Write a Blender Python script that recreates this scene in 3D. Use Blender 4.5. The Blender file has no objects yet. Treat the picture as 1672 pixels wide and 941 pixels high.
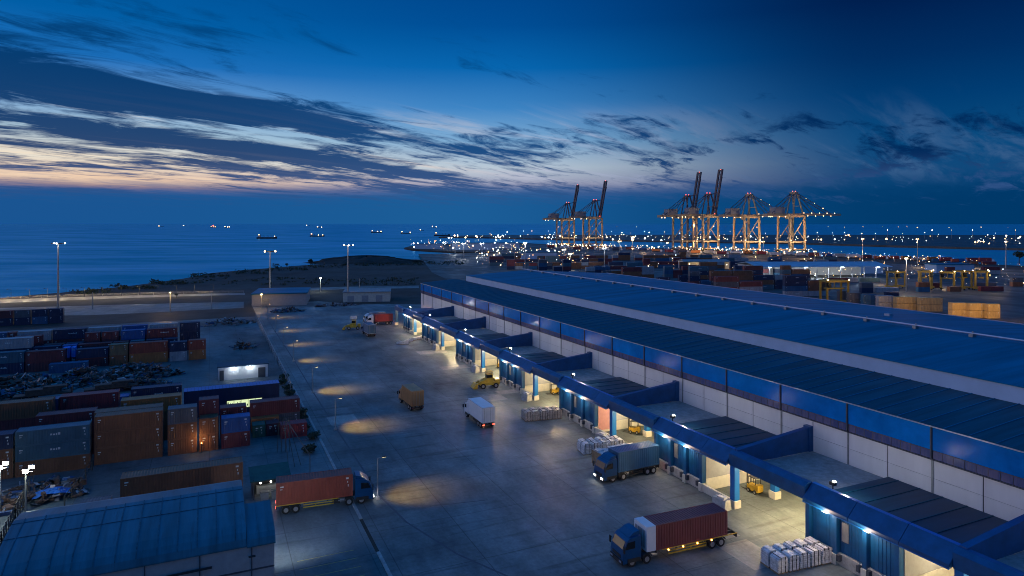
import bpy, math, random
from mathutils import Vector
RN = random.Random(11)
SC = bpy.context.scene
COL = SC.collection
# ---------------------------------------------------------------- survey frame: metres, camera 36 m up over the origin
F, CX, HZ, HC = 1080.0, 836.0, 366.0, 36.0
TH = math.atan2(494.0, 1080.0)
SN, CS = math.sin(TH), math.cos(TH)
def G(px, py, z=0.0):
    Y = F * (HC - z) / (py - HZ)
    return ((px - CX) * Y / F, Y)
def W(s, t):                       # s along the warehouse, t across it
    return (-s * SN + t * CS, s * CS + t * SN)
def ST(x, y):
    return (-x * SN + y * CS, x * CS + y * SN)
def T(px, s):                      # where a sight line crosses the line at distance s
    r = (px - CX) / F
    return s * (SN + CS * r) / (CS - SN * r)
# ---------------------------------------------------------------- mesh builder
class MB:
    def __init__(self):
        self.v, self.f, self.m = [], [], []
    def face(self, pts, m=0):
        b = len(self.v); self.v += [tuple(p) for p in pts]
        self.f.append(tuple(range(b, b + len(pts)))); self.m.append(m)
    def box(self, x0, x1, y0, y1, z0, z1, m=0):
        b = len(self.v)
        self.v += [(x0,y0,z0),(x1,y0,z0),(x1,y1,z0),(x0,y1,z0),(x0,y0,z1),(x1,y0,z1),(x1,y1,z1),(x0,y1,z1)]
        for q in ((0,3,2,1),(4,5,6,7),(0,1,5,4),(1,2,6,5),(2,3,7,6),(3,0,4,7)):
            self.f.append(tuple(b+i for i in q)); self.m.append(m)
        return self
    def prism(self, poly, a, b, axis='y', m=0):
        # poly: 2-D outline; axis y -> (x,z), axis x -> (y,z), axis z -> (x,y)
        n = len(poly); k = len(self.v)
        def p3(p, d):
            return (p[0],d,p[1]) if axis == 'y' else ((d,p[0],p[1]) if axis == 'x' else (p[0],p[1],d))
        self.v += [p3(p,a) for p in poly] + [p3(p,b) for p in poly]
        for i in range(n):
            j = (i+1) % n
            self.f.append((k+i,k+j,k+n+j,k+n+i)); self.m.append(m)
        self.f.append(tuple(k+i for i in reversed(range(n)))); self.m.append(m)
        self.f.append(tuple(k+n+i for i in range(n))); self.m.append(m)
        return self
    def tube(self, p, q, r, n=6, r2=None, m=0, caps=True):
        p, q = Vector(p), Vector(q); d = (q-p)
        if d.length < 1e-6: return self
        d.normalize()
        a = d.cross(Vector((0,0,1)) if abs(d.z) < .95 else Vector((1,0,0))).normalized(); c = d.cross(a)
        k = len(self.v); r2 = r if r2 is None else r2
        for i in range(n):
            g = 2*math.pi*i/n; self.v.append(tuple(p + (a*math.cos(g)+c*math.sin(g))*r))
        for i in range(n):
            g = 2*math.pi*i/n; self.v.append(tuple(q + (a*math.cos(g)+c*math.sin(g))*r2))
        for i in range(n):
            j = (i+1) % n
            self.f.append((k+i,k+j,k+n+j,k+n+i)); self.m.append(m)
        if caps:
            self.f.append(tuple(k+i for i in reversed(range(n)))); self.m.append(m)
            self.f.append(tuple(k+n+i for i in range(n))); self.m.append(m)
        return self
    def beam(self, p, q, w, h, m=0):   # box girder between two points
        p, q = Vector(p), Vector(q); d = (q-p).normalized()
        a = d.cross(Vector((0,0,1)) if abs(d.z) < .95 else Vector((0,1,0))).normalized(); c = a.cross(d)
        k = len(self.v)
        for e in (p, q):
            for i, j in ((-1,-1),(1,-1),(1,1),(-1,1)):
                self.v.append(tuple(e + a*(i*w/2) + c*(j*h/2)))
        for qd in ((0,1,2,3),(7,6,5,4),(0,4,5,1),(1,5,6,2),(2,6,7,3),(3,7,4,0)):
            self.f.append(tuple(k+i for i in qd)); self.m.append(m)
        return self
    def octa(self, c, r, m=0):
        k = len(self.v); x,y,z = c
        self.v += [(x+r,y,z),(x-r,y,z),(x,y+r,z),(x,y-r,z),(x,y,z+r),(x,y,z-r)]
        for q in ((0,2,4),(2,1,4),(1,3,4),(3,0,4),(2,0,5),(1,2,5),(3,1,5),(0,3,5)):
            self.f.append(tuple(k+i for i in q)); self.m.append(m)
        return self
    def ball(self, c, r, m=0, nu=8, nv=5, sz=1.0):
        k = len(self.v)
        for j in range(1, nv):
            for i in range(nu):
                a, b = math.pi*j/nv, 2*math.pi*i/nu
                self.v.append((c[0]+r*math.sin(a)*math.cos(b), c[1]+r*math.sin(a)*math.sin(b), c[2]+sz*r*math.cos(a)))
        self.v += [(c[0],c[1],c[2]+sz*r),(c[0],c[1],c[2]-sz*r)]
        for j in range(nv-2):
            for i in range(nu):
                i2 = (i+1)%nu
                self.f.append((k+j*nu+i,k+(j+1)*nu+i,k+(j+1)*nu+i2,k+j*nu+i2)); self.m.append(m)
        t, bt = k+(nv-1)*nu, k+(nv-1)*nu+1
        for i in range(nu):
            i2 = (i+1)%nu
            self.f.append((t,k+i,k+i2)); self.m.append(m)
            self.f.append((bt,k+(nv-2)*nu+i2,k+(nv-2)*nu+i)); self.m.append(m)
        return self
    def data(self, name, mats):
        me = bpy.data.meshes.new(name)
        me.from_pydata(self.v, [], self.f)
        for x in (mats if isinstance(mats, (list, tuple)) else [mats]): me.materials.append(x)
        me.polygons.foreach_set('material_index', self.m)
        me.update()
        return me
def link(name, data, parent=None, loc=(0,0,0), rz=0.0):
    o = bpy.data.objects.new(name, data); COL.objects.link(o)
    o.location = loc; o.rotation_euler = (0,0,rz)
    if parent is not None: o.parent = parent
    return o
def part(name, mb, mats, parent, loc=(0,0,0), rz=0.0):
    return link(name, mb.data(name, mats) if isinstance(mb, MB) else mb, parent, loc, rz)
def tag(o, label, cat, group=None):
    o['label'] = label; o['category'] = cat
    if group: o['group'] = group
    return o
def thing(name, label, cat, loc=(0,0,0), rz=0.0, group=None, mb=None, mats=None):
    d = None if mb is None else (mb.data(name, mats) if isinstance(mb, MB) else mb)
    return tag(link(name, d, None, loc, rz), label, cat, group)
def setting(name, mb, mats, kind='structure', loc=(0,0,0), rz=0.0):
    o = part(name, mb, mats, None, loc, rz); o['kind'] = kind
    return o
KIDS = {}
def copy_tree(o, parent=None):
    c = o.copy(); COL.objects.link(c)
    if parent is not None: c.parent = parent
    for ch in o.children: copy_tree(ch, c)
    return c
ORD = 'first second third fourth fifth sixth seventh eighth ninth tenth eleventh twelfth thirteenth fourteenth fifteenth sixteenth seventeenth eighteenth nineteenth twentieth'.split()
ORD += ['twenty-'+w for w in ORD[:9]]
# ---------------------------------------------------------------- materials
def nt_new(name):
    m = bpy.data.materials.new(name); m.use_nodes = True
    nt = m.node_tree
    return m, nt, nt.nodes['Principled BSDF']
def M(name, col, rough=.6, metal=0.0, var=.25, scale=1.2, bump=0.0, bscale=12.0, emit=None, es=0.0, stretch=(1,1,1), rust=None, rustamt=.5, spec=.5):
    m, nt, b = nt_new(name); b.inputs['Specular IOR Level'].default_value = spec; N, L = nt.nodes, nt.links
    b.inputs['Roughness'].default_value = rough
    b.inputs['Metallic'].default_value = metal
    if emit is not None:
        b.inputs['Base Color'].default_value = (*col, 1)
        b.inputs['Emission Color'].default_value = (*emit, 1)
        b.inputs['Emission Strength'].default_value = es
        return m
    tc = N.new('ShaderNodeTexCoord'); mp = N.new('ShaderNodeMapping'); mp.inputs['Scale'].default_value = stretch
    L.new(tc.outputs['Object'], mp.inputs[0])
    oi = N.new('ShaderNodeObjectInfo'); ad = N.new('ShaderNodeVectorMath'); ad.operation = 'ADD'
    sc_ = N.new('ShaderNodeVectorMath'); sc_.operation = 'SCALE'; sc_.inputs['Scale'].default_value = 37.0
    cb = N.new('ShaderNodeCombineXYZ'); L.new(oi.outputs['Random'], cb.inputs[0]); L.new(oi.outputs['Random'], cb.inputs[1])
    L.new(cb.outputs[0], sc_.inputs[0]); L.new(mp.outputs[0], ad.inputs[0]); L.new(sc_.outputs[0], ad.inputs[1])
    nz = N.new('ShaderNodeTexNoise'); nz.inputs['Scale'].default_value = scale; nz.inputs['Detail'].default_value = 6; nz.inputs['Roughness'].default_value = .65
    L.new(ad.outputs[0], nz.inputs['Vector'])
    rp = N.new('ShaderNodeValToRGB'); e = rp.color_ramp.elements
    e[0].position, e[1].position = .3, .7
    e[0].color = (*[c*(1-var) for c in col], 1); e[1].color = (*[min(1, c*(1+var)) for c in col], 1)
    L.new(nz.outputs['Fac'], rp.inputs[0]); out = rp.outputs[0]
    if rust is not None:
        n2 = N.new('ShaderNodeTexNoise'); n2.inputs['Scale'].default_value = scale*1.7; n2.inputs['Detail'].default_value = 8; n2.inputs['Roughness'].default_value = .7
        L.new(ad.outputs[0], n2.inputs['Vector'])
        r2 = N.new('ShaderNodeValToRGB'); r2.color_ramp.elements[0].position = .56; r2.color_ramp.elements[1].position = .70
        r2.color_ramp.elements[1].color = (rustamt,)*3+(1,)
        L.new(n2.outputs['Fac'], r2.inputs[0])
        mx = N.new('ShaderNodeMix'); mx.data_type = 'RGBA'
        L.new(r2.outputs[0], mx.inputs[0]); L.new(out, mx.inputs[6]); mx.inputs[7].default_value = (*rust, 1); out = mx.outputs[2]
    L.new(out, b.inputs['Base Color'])
    if bump:
        n3 = N.new('ShaderNodeTexNoise'); n3.inputs['Scale'].default_value = bscale; n3.inputs['Detail'].default_value = 5
        L.new(ad.outputs[0], n3.inputs['Vector'])
        bp = N.new('ShaderNodeBump'); bp.inputs['Strength'].default_value = bump; bp.inputs['Distance'].default_value = .1
        L.new(n3.outputs['Fac'], bp.inputs['Height']); L.new(bp.outputs[0], b.inputs['Normal'])
    return m
def strip_mat():
    m, nt, b = nt_new('lit_strip_window'); N, L = nt.nodes, nt.links
    b.inputs['Base Color'].default_value = (.03,.06,.17,1); b.inputs['Roughness'].default_value = .15
    tc = N.new('ShaderNodeTexCoord'); mp = N.new('ShaderNodeMapping'); mp.inputs['Scale'].default_value = (1,5.0,.8); L.new(tc.outputs['Object'], mp.inputs[0])
    n = N.new('ShaderNodeTexNoise'); n.inputs['Scale'].default_value = .55; n.inputs['Detail'].default_value = 6; n.inputs['Roughness'].default_value = .7; L.new(mp.outputs[0], n.inputs['Vector'])
    r = N.new('ShaderNodeValToRGB'); r.color_ramp.elements[0].position = .40; r.color_ramp.elements[0].color = (.028,.022,.034,1); r.color_ramp.elements[1].position = .78; r.color_ramp.elements[1].color = (.30,.21,.22,1)
    L.new(n.outputs['Fac'], r.inputs[0]); L.new(r.outputs[0], b.inputs['Emission Color']); b.inputs['Emission Strength'].default_value = .17
    return m
def E(name, col, s):
    return M(name, (.05,.05,.05), emit=col, es=s)
def ground_mat(name, col, joint=None, jscale=(7.5,6.0), var=.35, wet=.25, rough=.75, big=.035, off=(0,0,0)):
    m, nt, b = nt_new(name); N, L = nt.nodes, nt.links
    tc = N.new('ShaderNodeTexCoord')
    def noise(sc, det=6, ro=.6, st=(1,1,1)):
        mp = N.new('ShaderNodeMapping'); mp.inputs['Scale'].default_value = st; mp.inputs['Location'].default_value = off
        L.new(tc.outputs['Object'], mp.inputs[0])
        n = N.new('ShaderNodeTexNoise'); n.inputs['Scale'].default_value = sc; n.inputs['Detail'].default_value = det; n.inputs['Roughness'].default_value = ro
        L.new(mp.outputs[0], n.inputs['Vector']); return n.outputs['Fac']
    def ramp(fac, p0, p1, c0, c1):
        r = N.new('ShaderNodeValToRGB'); r.color_ramp.elements[0].position = p0; r.color_ramp.elements[1].position = p1
        r.color_ramp.elements[0].color = (*c0,1); r.color_ramp.elements[1].color = (*c1,1); L.new(fac, r.inputs[0]); return r.outputs[0]
    def mul(a, c):
        mx = N.new('ShaderNodeMix'); mx.data_type = 'RGBA'; mx.blend_type = 'MULTIPLY'; mx.inputs[0].default_value = 1
        L.new(a, mx.inputs[6]); L.new(c, mx.inputs[7]); return mx.outputs[2]
    lo, hi = 1-var, 1+var
    c = ramp(noise(big, 7, .62), .32, .68, [x*lo for x in col], [x*hi for x in col])
    c = mul(c, ramp(noise(.25, 6, .7, (1,.35,1)), .3, .62, (.45,.46,.48), (1,1,1)))
    c = mul(c, ramp(noise(1.9, 5, .7), .3, .6, (.72,.72,.72), (1,1,1)))
    c = mul(c, ramp(noise(.6, 3, .5, (.12,1.2,1)), .56, .70, (1,1,1), (.62,.62,.62)))     # tyre tracks
    c = mul(c, ramp(noise(.9, 8, .75), .64, .72, (1,1,1), (.55,.54,.52)))                 # oil spots
    if joint is not None:
        br = N.new('ShaderNodeTexBrick'); br.offset = 0.0; br.inputs['Scale'].default_value = 1.0
        br.inputs['Brick Width'].default_value = jscale[0]; br.inputs['Row Height'].default_value = jscale[1]
        br.inputs['Mortar Size'].default_value = .06; br.inputs['Mortar Smooth'].default_value = .2; br.inputs['Bias'].default_value = 0
        br.inputs['Color1'].default_value = (1,1,1,1); br.inputs['Color2'].default_value = (.86,.86,.86,1); br.inputs['Mortar'].default_value = (joint,joint,joint,1)
        L.new(tc.outputs['Object'], br.inputs['Vector']); c = mul(c, br.outputs['Color'])
    L.new(c, b.inputs['Base Color'])
    r = ramp(noise(.055, 5, .6, (1,.6,1)), .40, .60, (wet,)*3, (rough,)*3)
    L.new(r, b.inputs['Roughness'])
    bp = N.new('ShaderNodeBump'); bp.inputs['Strength'].default_value = .25; bp.inputs['Distance'].default_value = .08
    L.new(noise(3.0, 5, .6), bp.inputs['Height']); L.new(bp.outputs[0], b.inputs['Normal'])
    return m
X = {}
def build_materials():
    X['apron'] = ground_mat('apron_concrete', (.185,.215,.215), .52, (9.0,11.0), var=.5, wet=.48, rough=.85)
    X['yard'] = ground_mat('yard_concrete', (.125,.15,.155), .5, (8.0,9.0), var=.5, wet=.45, rough=.85, off=(31,7,0))
    X['soil'] = ground_mat('soil_and_scrub', (.036,.032,.025), None, var=.6, wet=.8, rough=.95, big=.02)
    X['road'] = ground_mat('road_surface', (.22,.21,.19), None, var=.25, wet=.5)
    X['port'] = ground_mat('port_paving', (.075,.07,.065), None, var=.45, wet=.5, big=.012)
    X['concrete'] = M('concrete', (.38,.37,.35), .8, var=.3, bump=.3)
    X['kerb'] = M('kerb_concrete', (.30,.30,.29), .85, var=.3)
    X['white'] = M('white_cladding', (.64,.63,.64), .5, var=.08, scale=.4, stretch=(1,1,.25))
    X['whiteclad'] = M('pale_blue_cladding', (.36,.50,.68), .45, var=.08, scale=.3)
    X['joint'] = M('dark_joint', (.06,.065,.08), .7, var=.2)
    X['blue'] = M('blue_cladding', (.004,.066,.19), .42, var=.28, scale=.6)
    X['bluelt'] = M('bright_blue_paint', (.008,.13,.42), .35, var=.12, scale=.6)
    X['band'] = M('glossy_blue_panels', (.003,.16,.50), .20, spec=.09, var=.2, scale=.35)
    X['bluedk'] = M('dark_blue_sheet', (.002,.03,.06), .55, var=.35, scale=.5, stretch=(.2,1.6,1))
    X['roofb'] = M('blue_roof_sheet', (.002,.145,.24), .6, spec=.12, var=.30, scale=.30, stretch=(.08,1.2,1), rust=(.02,.06,.09), rustamt=.6)
    X['roofl'] = M('lower_roof_sheet', (.006,.072,.105), .6, spec=.2, var=.38, scale=.45, stretch=(.10,1.6,1), rust=(.02,.035,.05), rustamt=.7)
    X['shedroof'] = M('shed_roof_sheet', (.025,.12,.165), .48, var=.35, scale=.6, stretch=(1.6,.15,.3), rust=(.03,.05,.07), rustamt=.7)
    X['paleroof'] = M('pale_roof_sheet', (.30,.40,.47), .6, var=.2, scale=.2)
    X['trim'] = M('pale_metal_trim', (.45,.48,.55), .35, .6, var=.1)
    X['steel'] = M('galvanised_steel', (.30,.31,.32), .45, .7, var=.2)
    X['darksteel'] = M('dark_steel', (.04,.042,.045), .5, .4, var=.3)
    X['slab'] = M('canopy_slab', (.24,.24,.24), .8, var=.3, bump=.2)
    X['cream'] = M('cream_wall', (.62,.58,.48), .7, var=.12)
    X['greywall'] = M('grey_interior_wall', (.33,.33,.33), .7, var=.12)
    X['pink'] = M('pink_roller_door', (.58,.28,.27), .6, var=.1)
    X['strip'] = strip_mat()
    X['tyre'] = M('tyre_rubber', (.015,.015,.016), .9, var=.3)
    X['rim'] = M('wheel_rim', (.35,.35,.36), .4, .6, var=.2)
    X['glass'] = M('cab_glass', (.01,.012,.015), .06, var=.1)
    X['cabblue'] = M('cab_blue_paint', (.005,.06,.16), .28, var=.12)
    X['cabwhite'] = M('cab_white_paint', (.7,.7,.72), .3, var=.06)
    X['chassis'] = M('chassis_black', (.02,.02,.022), .6, var=.3)
    X['yellow'] = M('yellow_paint', (.55,.34,.03), .45, var=.25, rust=(.10,.05,.03), rustamt=.7)
    X['ryellow'] = M('gantry_yellow', (.26,.17,.025), .5, var=.2)
    X['wood'] = M('pallet_wood', (.30,.20,.11), .85, var=.3)
    X['sack'] = M('white_sacks', (.60,.58,.57), .7, var=.3, scale=2.2, bump=.8, bscale=5, rust=(.13,.11,.10), rustamt=.8)
    X['sackb'] = M('tan_sacks', (.44,.37,.31), .75, var=.3, scale=2.2, bump=.8, bscale=5, rust=(.14,.10,.08), rustamt=.8)
    X['strap'] = M('strap', (.03,.03,.03), .7)
    X['mark'] = M('white_lettering', (.62,.62,.60), .6, var=.2)
    X['leaf'] = M('dark_foliage', (.035,.05,.025), .8, var=.5, scale=.8)
    X['bark'] = M('bark', (.06,.045,.03), .9)
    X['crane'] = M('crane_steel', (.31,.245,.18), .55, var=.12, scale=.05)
    X['craneunlit'] = M('unlit_crane_steel', (.10,.075,.08), .6, var=.2, scale=.05)  # darker copy of the crane steel: unlit look of upper parts put into colour
    X['house'] = M('machinery_house', (.20,.21,.24), .5, var=.1)
    X['hull'] = M('ship_hull', (.02,.02,.025), .5, var=.3)
    X['shipwhite'] = M('ship_superstructure', (.45,.45,.45), .5, var=.1)
    X['rock'] = M('rubble_rock', (.10,.095,.09), .95, var=.5, scale=.4, bump=1)
    X['fence'] = M('fence_timber', (.07,.065,.055), .8, var=.3)
    X['tarp'] = M('blue_tarpaulin', (.03,.14,.45), .5, var=.3, scale=2)
    X['greentarp'] = M('green_awning', (.008,.06,.045), .6, var=.3)
    X['scrapa'] = M('scrap_rust', (.10,.055,.04), .8, var=.5, scale=2)
    X['scrapb'] = M('scrap_grey', (.16,.16,.17), .6, .3, var=.4, scale=2)
    X['scrapc'] = M('scrap_blue', (.04,.07,.16), .6, var=.4, scale=2)
    X['scrapd'] = M('scrap_pale', (.36,.32,.32), .7, var=.4, scale=2)
    X['e_warm'] = E('lamp_warm', (1,.66,.30), 18)
    X['e_white'] = E('lamp_white', (.92,.98,1.0), 22)
    X['e_green'] = E('lamp_green_white', (.95,1.0,.82), 60)
    X['e_cool'] = E('lamp_cool', (.75,.9,1.0), 40)
    X['e_red'] = E('lamp_red', (1,.10,.05), 5)
    X['e_amber'] = E('lamp_amber', (1,.42,.08), 14)
    X['e_head'] = E('headlight', (1,.92,.8), 40)
    X['e_tube'] = E('tube_lamp', (1,.82,.55), 12)
    X['e_win'] = E('lit_window', (.85,1.0,.55), .9)
    X['e_small'] = E('port_light_warm', (1,.66,.32), 11)
    X['e_smallw'] = E('port_light_white', (.85,.95,1.0), 9)
    X['e_smallo'] = E('port_light_orange', (1,.45,.12), 5)
    X['e_smallb'] = E('port_light_blue', (.2,.4,1.0), 7)
    for n, c in (('brown',(.22,.085,.042)),('tan',(.42,.21,.085)),('maroon',(.17,.035,.040)),('red',(.30,.040,.045)),('orange',(.40,.14,.045)),('navy',(.018,.030,.075)),
                 ('blue',(.02,.09,.27)),('teal',(.055,.125,.165)),('grey',(.32,.32,.34)),('olive',(.19,.13,.07)),('green',(.03,.12,.09)),
                 ('rust red',(.27,.055,.035)),('cream',(.46,.32,.15)),('steel blue',(.022,.10,.20)),('dark grey',(.10,.10,.115)),('white',(.62,.62,.62)),('bright blue',(.03,.22,.75))):
        X['c_'+n] = M('container_'+n.replace(' ','_'), c, .55, .05, var=.22, scale=.8, stretch=(1,1,.4), rust=tuple(x*.45+y for x,y in zip(c,(.05,.02,.012))), rustamt=.65)
# ---------------------------------------------------------------- lights
def lamp(name, kind, loc, power, col, radius=.25, parent=None, aim=None, cone=120, blend=.6):
    d = bpy.data.lights.new(name, kind); d.energy = power; d.color = col
    if kind in ('POINT','SPOT'): d.shadow_soft_size = radius
    if kind == 'SPOT': d.spot_size = math.radians(cone); d.spot_blend = blend
    o = bpy.data.objects.new(name, d); COL.objects.link(o); o.location = loc
    if aim is not None: o.rotation_euler = Vector(aim).to_track_quat('-Z','Y').to_euler()
    if parent is not None: o.parent = parent
    return o
WARM, SODIUM, COOL, GREENW = (1,.70,.36), (1,.60,.20), (.78,.9,1.0), (.90,1.0,.80)
# ---------------------------------------------------------------- sky
def sky():
    w = bpy.data.worlds.new('World'); SC.world = w; w.use_nodes = True
    nt = w.node_tree; N, L = nt.nodes, nt.links
    bg = N['Background']
    def mth(op, a, b=None, c=None, clamp=False):
        n = N.new('ShaderNodeMath'); n.operation = op; n.use_clamp = clamp
        for i, x in enumerate((a,b,c)):
            if x is None: continue
            if isinstance(x, (int,float)): n.inputs[i].default_value = x
            else: L.new(x, n.inputs[i])
        return n.outputs[0]
    def sstep(x, a, b):
        n = N.new('ShaderNodeMapRange'); n.interpolation_type = 'SMOOTHSTEP'
        L.new(x, n.inputs[0]); n.inputs[1].default_value = a; n.inputs[2].default_value = b
        return n.outputs[0]
    def mix(f, a, b):
        n = N.new('ShaderNodeMix'); n.data_type = 'RGBA'
        if isinstance(f, (int,float)): n.inputs[0].default_value = f
        else: L.new(f, n.inputs[0])
        for i, x in ((6,a),(7,b)):
            if isinstance(x, tuple): n.inputs[i].default_value = (*x,1)
            else: L.new(x, n.inputs[i])
        return n.outputs[2]
    def lin(c):
        return tuple((v/255/12.92 if v/255 <= .04045 else ((v/255+.055)/1.055)**2.4) for v in c)
    def ramp(fac, stops, scale):
        n = N.new('ShaderNodeValToRGB'); L.new(fac, n.inputs[0]); el = n.color_ramp.elements
        while len(el) < len(stops): el.new(.5)
        for e_, (p, c) in zip(el, stops):
            e_.position = p*scale; e_.color = (*lin(c),1)
        return n.outputs[0]
    tc = N.new('ShaderNodeTexCoord'); sp = N.new('ShaderNodeSeparateXYZ'); L.new(tc.outputs['Generated'], sp.inputs[0])
    x, y, z = sp.outputs
    hr = mth('SQRT', mth('ADD', mth('MULTIPLY',x,x), mth('MULTIPLY',y,y)))
    hr = mth('MAXIMUM', hr, .001)
    e = mth('DIVIDE', z, hr); ax = mth('DIVIDE', x, hr)
    ef = mth('MULTIPLY', e, 1.6, clamp=True)       # 0..1 for tan(elevation) 0..0.625
    S = 1.6
    left = ramp(ef, [(0,(16,84,146)),(.030,(28,86,146)),(.040,(62,92,146)),(.048,(150,128,140)),(.060,(242,206,174)),(.085,(232,224,208)),(.120,(170,198,216)),(.165,(104,158,212)),(.215,(26,110,186)),(.27,(0,94,166)),(.42,(0,72,140)),(.62,(8,116,200))], S)
    cent = ramp(ef, [(0,(18,86,146)),(.030,(30,86,148)),(.046,(78,104,158)),(.060,(164,166,190)),(.085,(184,200,214)),(.125,(124,172,212)),(.175,(60,132,196)),(.235,(6,102,176)),(.30,(0,78,150)),(.40,(0,62,130)),(.62,(6,112,198))], S)
    rght = ramp(ef, [(0,(0,56,104)),(.035,(2,60,110)),(.07,(16,72,122)),(.11,(8,74,126)),(.165,(0,60,114)),(.22,(0,46,98)),(.30,(0,30,78)),(.40,(0,30,76)),(.62,(2,102,190))], S)
    base = mix(sstep(ax,-.55,.0), left, cent)
    base = mix(sstep(ax,-.05,.50), base, rght)
    # cloud sheet seen in perspective
    zz = mth('ADD', mth('MAXIMUM', e, 0.0), .10)
    px, py = mth('DIVIDE',ax,zz), mth('DIVIDE',mth('DIVIDE',y,hr),zz)
    DX, DY = .66, .75
    al = mth('ADD', mth('MULTIPLY',px,DX), mth('MULTIPLY',py,DY))
    cr = mth('SUBTRACT', mth('MULTIPLY',px,DY), mth('MULTIPLY',py,DX))
    def noise(sa, sc, sz, det, ro, dist=0.0, lac=2.0):
        cb = N.new('ShaderNodeCombineXYZ'); L.new(mth('MULTIPLY',al,sa), cb.inputs[0]); L.new(mth('MULTIPLY',cr,sc), cb.inputs[1]); cb.inputs[2].default_value = sz
        n = N.new('ShaderNodeTexNoise'); n.inputs['Scale'].default_value = 1; n.inputs['Detail'].default_value = det
        n.inputs['Roughness'].default_value = ro; n.inputs['Distortion'].default_value = dist; n.inputs['Lacunarity'].default_value = lac
        L.new(cb.outputs[0], n.inputs['Vector']); return n.outputs['Fac']
    def gauss(v, c, s):
        d = mth('DIVIDE', mth('SUBTRACT', v, c), s)
        return mth('EXPONENT', mth('MULTIPLY', mth('MULTIPLY',d,d), -1.0))
    n1 = noise(.62, 1.35, SEED1, 10, .63, .45)
    n2 = noise(1.9, 5.4, SEED2, 10, .68, .8)
    n3 = noise(.35, .5, SEED2+5, 3, .5)
    mm = mth('ADD', mth('MULTIPLY',n1,.56), mth('MULTIPLY',n2,.44))
    crw = mth('ADD', cr, mth('MULTIPLY', mth('SUBTRACT',n1,.5), 1.1))
    b1 = mth('MULTIPLY', gauss(crw,-3.42,.30), mth('SUBTRACT',1.0,sstep(al,1.9,2.9)))
    b2 = mth('MULTIPLY', gauss(crw,-4.32,.16), mth('SUBTRACT',1.0,sstep(al,3.6,4.8)))
    b3 = mth('MULTIPLY', gauss(crw,-5.0,.16), sstep(al,1.2,2.4))
    uu = mth('SUBTRACT', ax, .315)
    ww = mth('ADD', mth('SUBTRACT', mth('SUBTRACT', e, .122), mth('MULTIPLY', uu, .20)), mth('MULTIPLY', mth('SUBTRACT',n2,.5), .05))
    b4 = mth('MULTIPLY', gauss(uu,0,.11), gauss(ww,0,.017))
    bb = mth('ADD', mth('ADD', mth('MULTIPLY',b1,.19), mth('MULTIPLY',b2,.13)), mth('ADD', mth('MULTIPLY',b3,.07), mth('MULTIPLY',b4,.12)))
    # more cloud to the left and low down, little at the top right
    cover = mth('ADD', mth('MULTIPLY', mth('SUBTRACT',1.0,sstep(ax,-.25,.45)), .042), mth('MULTIPLY', mth('SUBTRACT',1.0,sstep(e,.07,.26)), .035))
    cover = mth('ADD', cover, mth('MULTIPLY', mth('SUBTRACT',n3,.5), .18))
    cover = mth('SUBTRACT', cover, mth('MULTIPLY', sstep(e,.13,.20), .035))
    dens = sstep(mth('ADD',mth('ADD',mm,cover),bb), .53, .65)
    dens = mth('MULTIPLY', dens, mth('SUBTRACT',1.0, mth('MULTIPLY', sstep(e,.20,.34), .55)))
    cl = mix(sstep(ax,-.5,.0), lin((0,56,108)), lin((2,68,126)))
    cl = mix(sstep(ax,.0,.5), cl, lin((0,38,86)))
    clow = mix(sstep(e,.045,.10), lin((48,82,134)), cl)
    col = mix(mth('MULTIPLY',dens,.96), base, clow)
    # thin bright wisps low in the sky
    wsp = mth('MULTIPLY', sstep(noise(.5, 3.2, SEED1+9, 8, .62, .6), .47, .66), mth('MULTIPLY', sstep(e,.045,.075), mth('SUBTRACT',1.0,sstep(e,.10,.19))))
    wc = mix(sstep(ax,-.35,.12), lin((250,226,196)), lin((178,186,212)))
    wc = mix(sstep(ax,.05,.40), wc, lin((60,96,140)))
    col = mix(mth('MULTIPLY', mth('MULTIPLY',wsp,.8), mth('SUBTRACT',1.0,mth('MULTIPLY',dens,.97))), col, wc)
    # sea haze along the horizon hides the cloud
    hz = mix(sstep(ax,-.3,.5), lin((20,84,146)), lin((0,56,104)))
    hz = mix(sstep(mth('ABSOLUTE', mth('ADD',ax,.0)), .05,.6), mix(sstep(ax,-.1,.3), lin((27,93,152)), lin((14,78,134))), hz)
    edge = mth('ADD', e, mth('MULTIPLY', mth('SUBTRACT',n2,.5), .07))
    col = mix(sstep(edge,.022,.066), hz, col)
    # what little the set sun still adds
    ns = N.new('ShaderNodeTexSky'); ns.sky_type = 'NISHITA'; ns.sun_disc = False
    ns.sun_elevation = math.radians(1.0); ns.sun_rotation = math.radians(-36)
    add = N.new('ShaderNodeMix'); add.data_type = 'RGBA'; add.blend_type = 'ADD'; add.inputs[0].default_value = .00012
    L.new(col, add.inputs[6]); L.new(ns.outputs[0], add.inputs[7])
    gw = mth('MULTIPLY', sstep(mth('MULTIPLY',ax,-1.0), .64, .92), mth('SUBTRACT',1.0,sstep(e,.15,.9)))
    gl = N.new('ShaderNodeMix'); gl.data_type = 'RGBA'; gl.blend_type = 'ADD'; L.new(gw, gl.inputs[0]); L.new(add.outputs[2], gl.inputs[6]); gl.inputs[7].default_value = (.78,.60,.56,1)
    L.new(gl.outputs[2], bg.inputs['Color']); bg.inputs['Strength'].default_value = 1.0
SEED1, SEED2 = 3.7, 8.1
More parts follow.
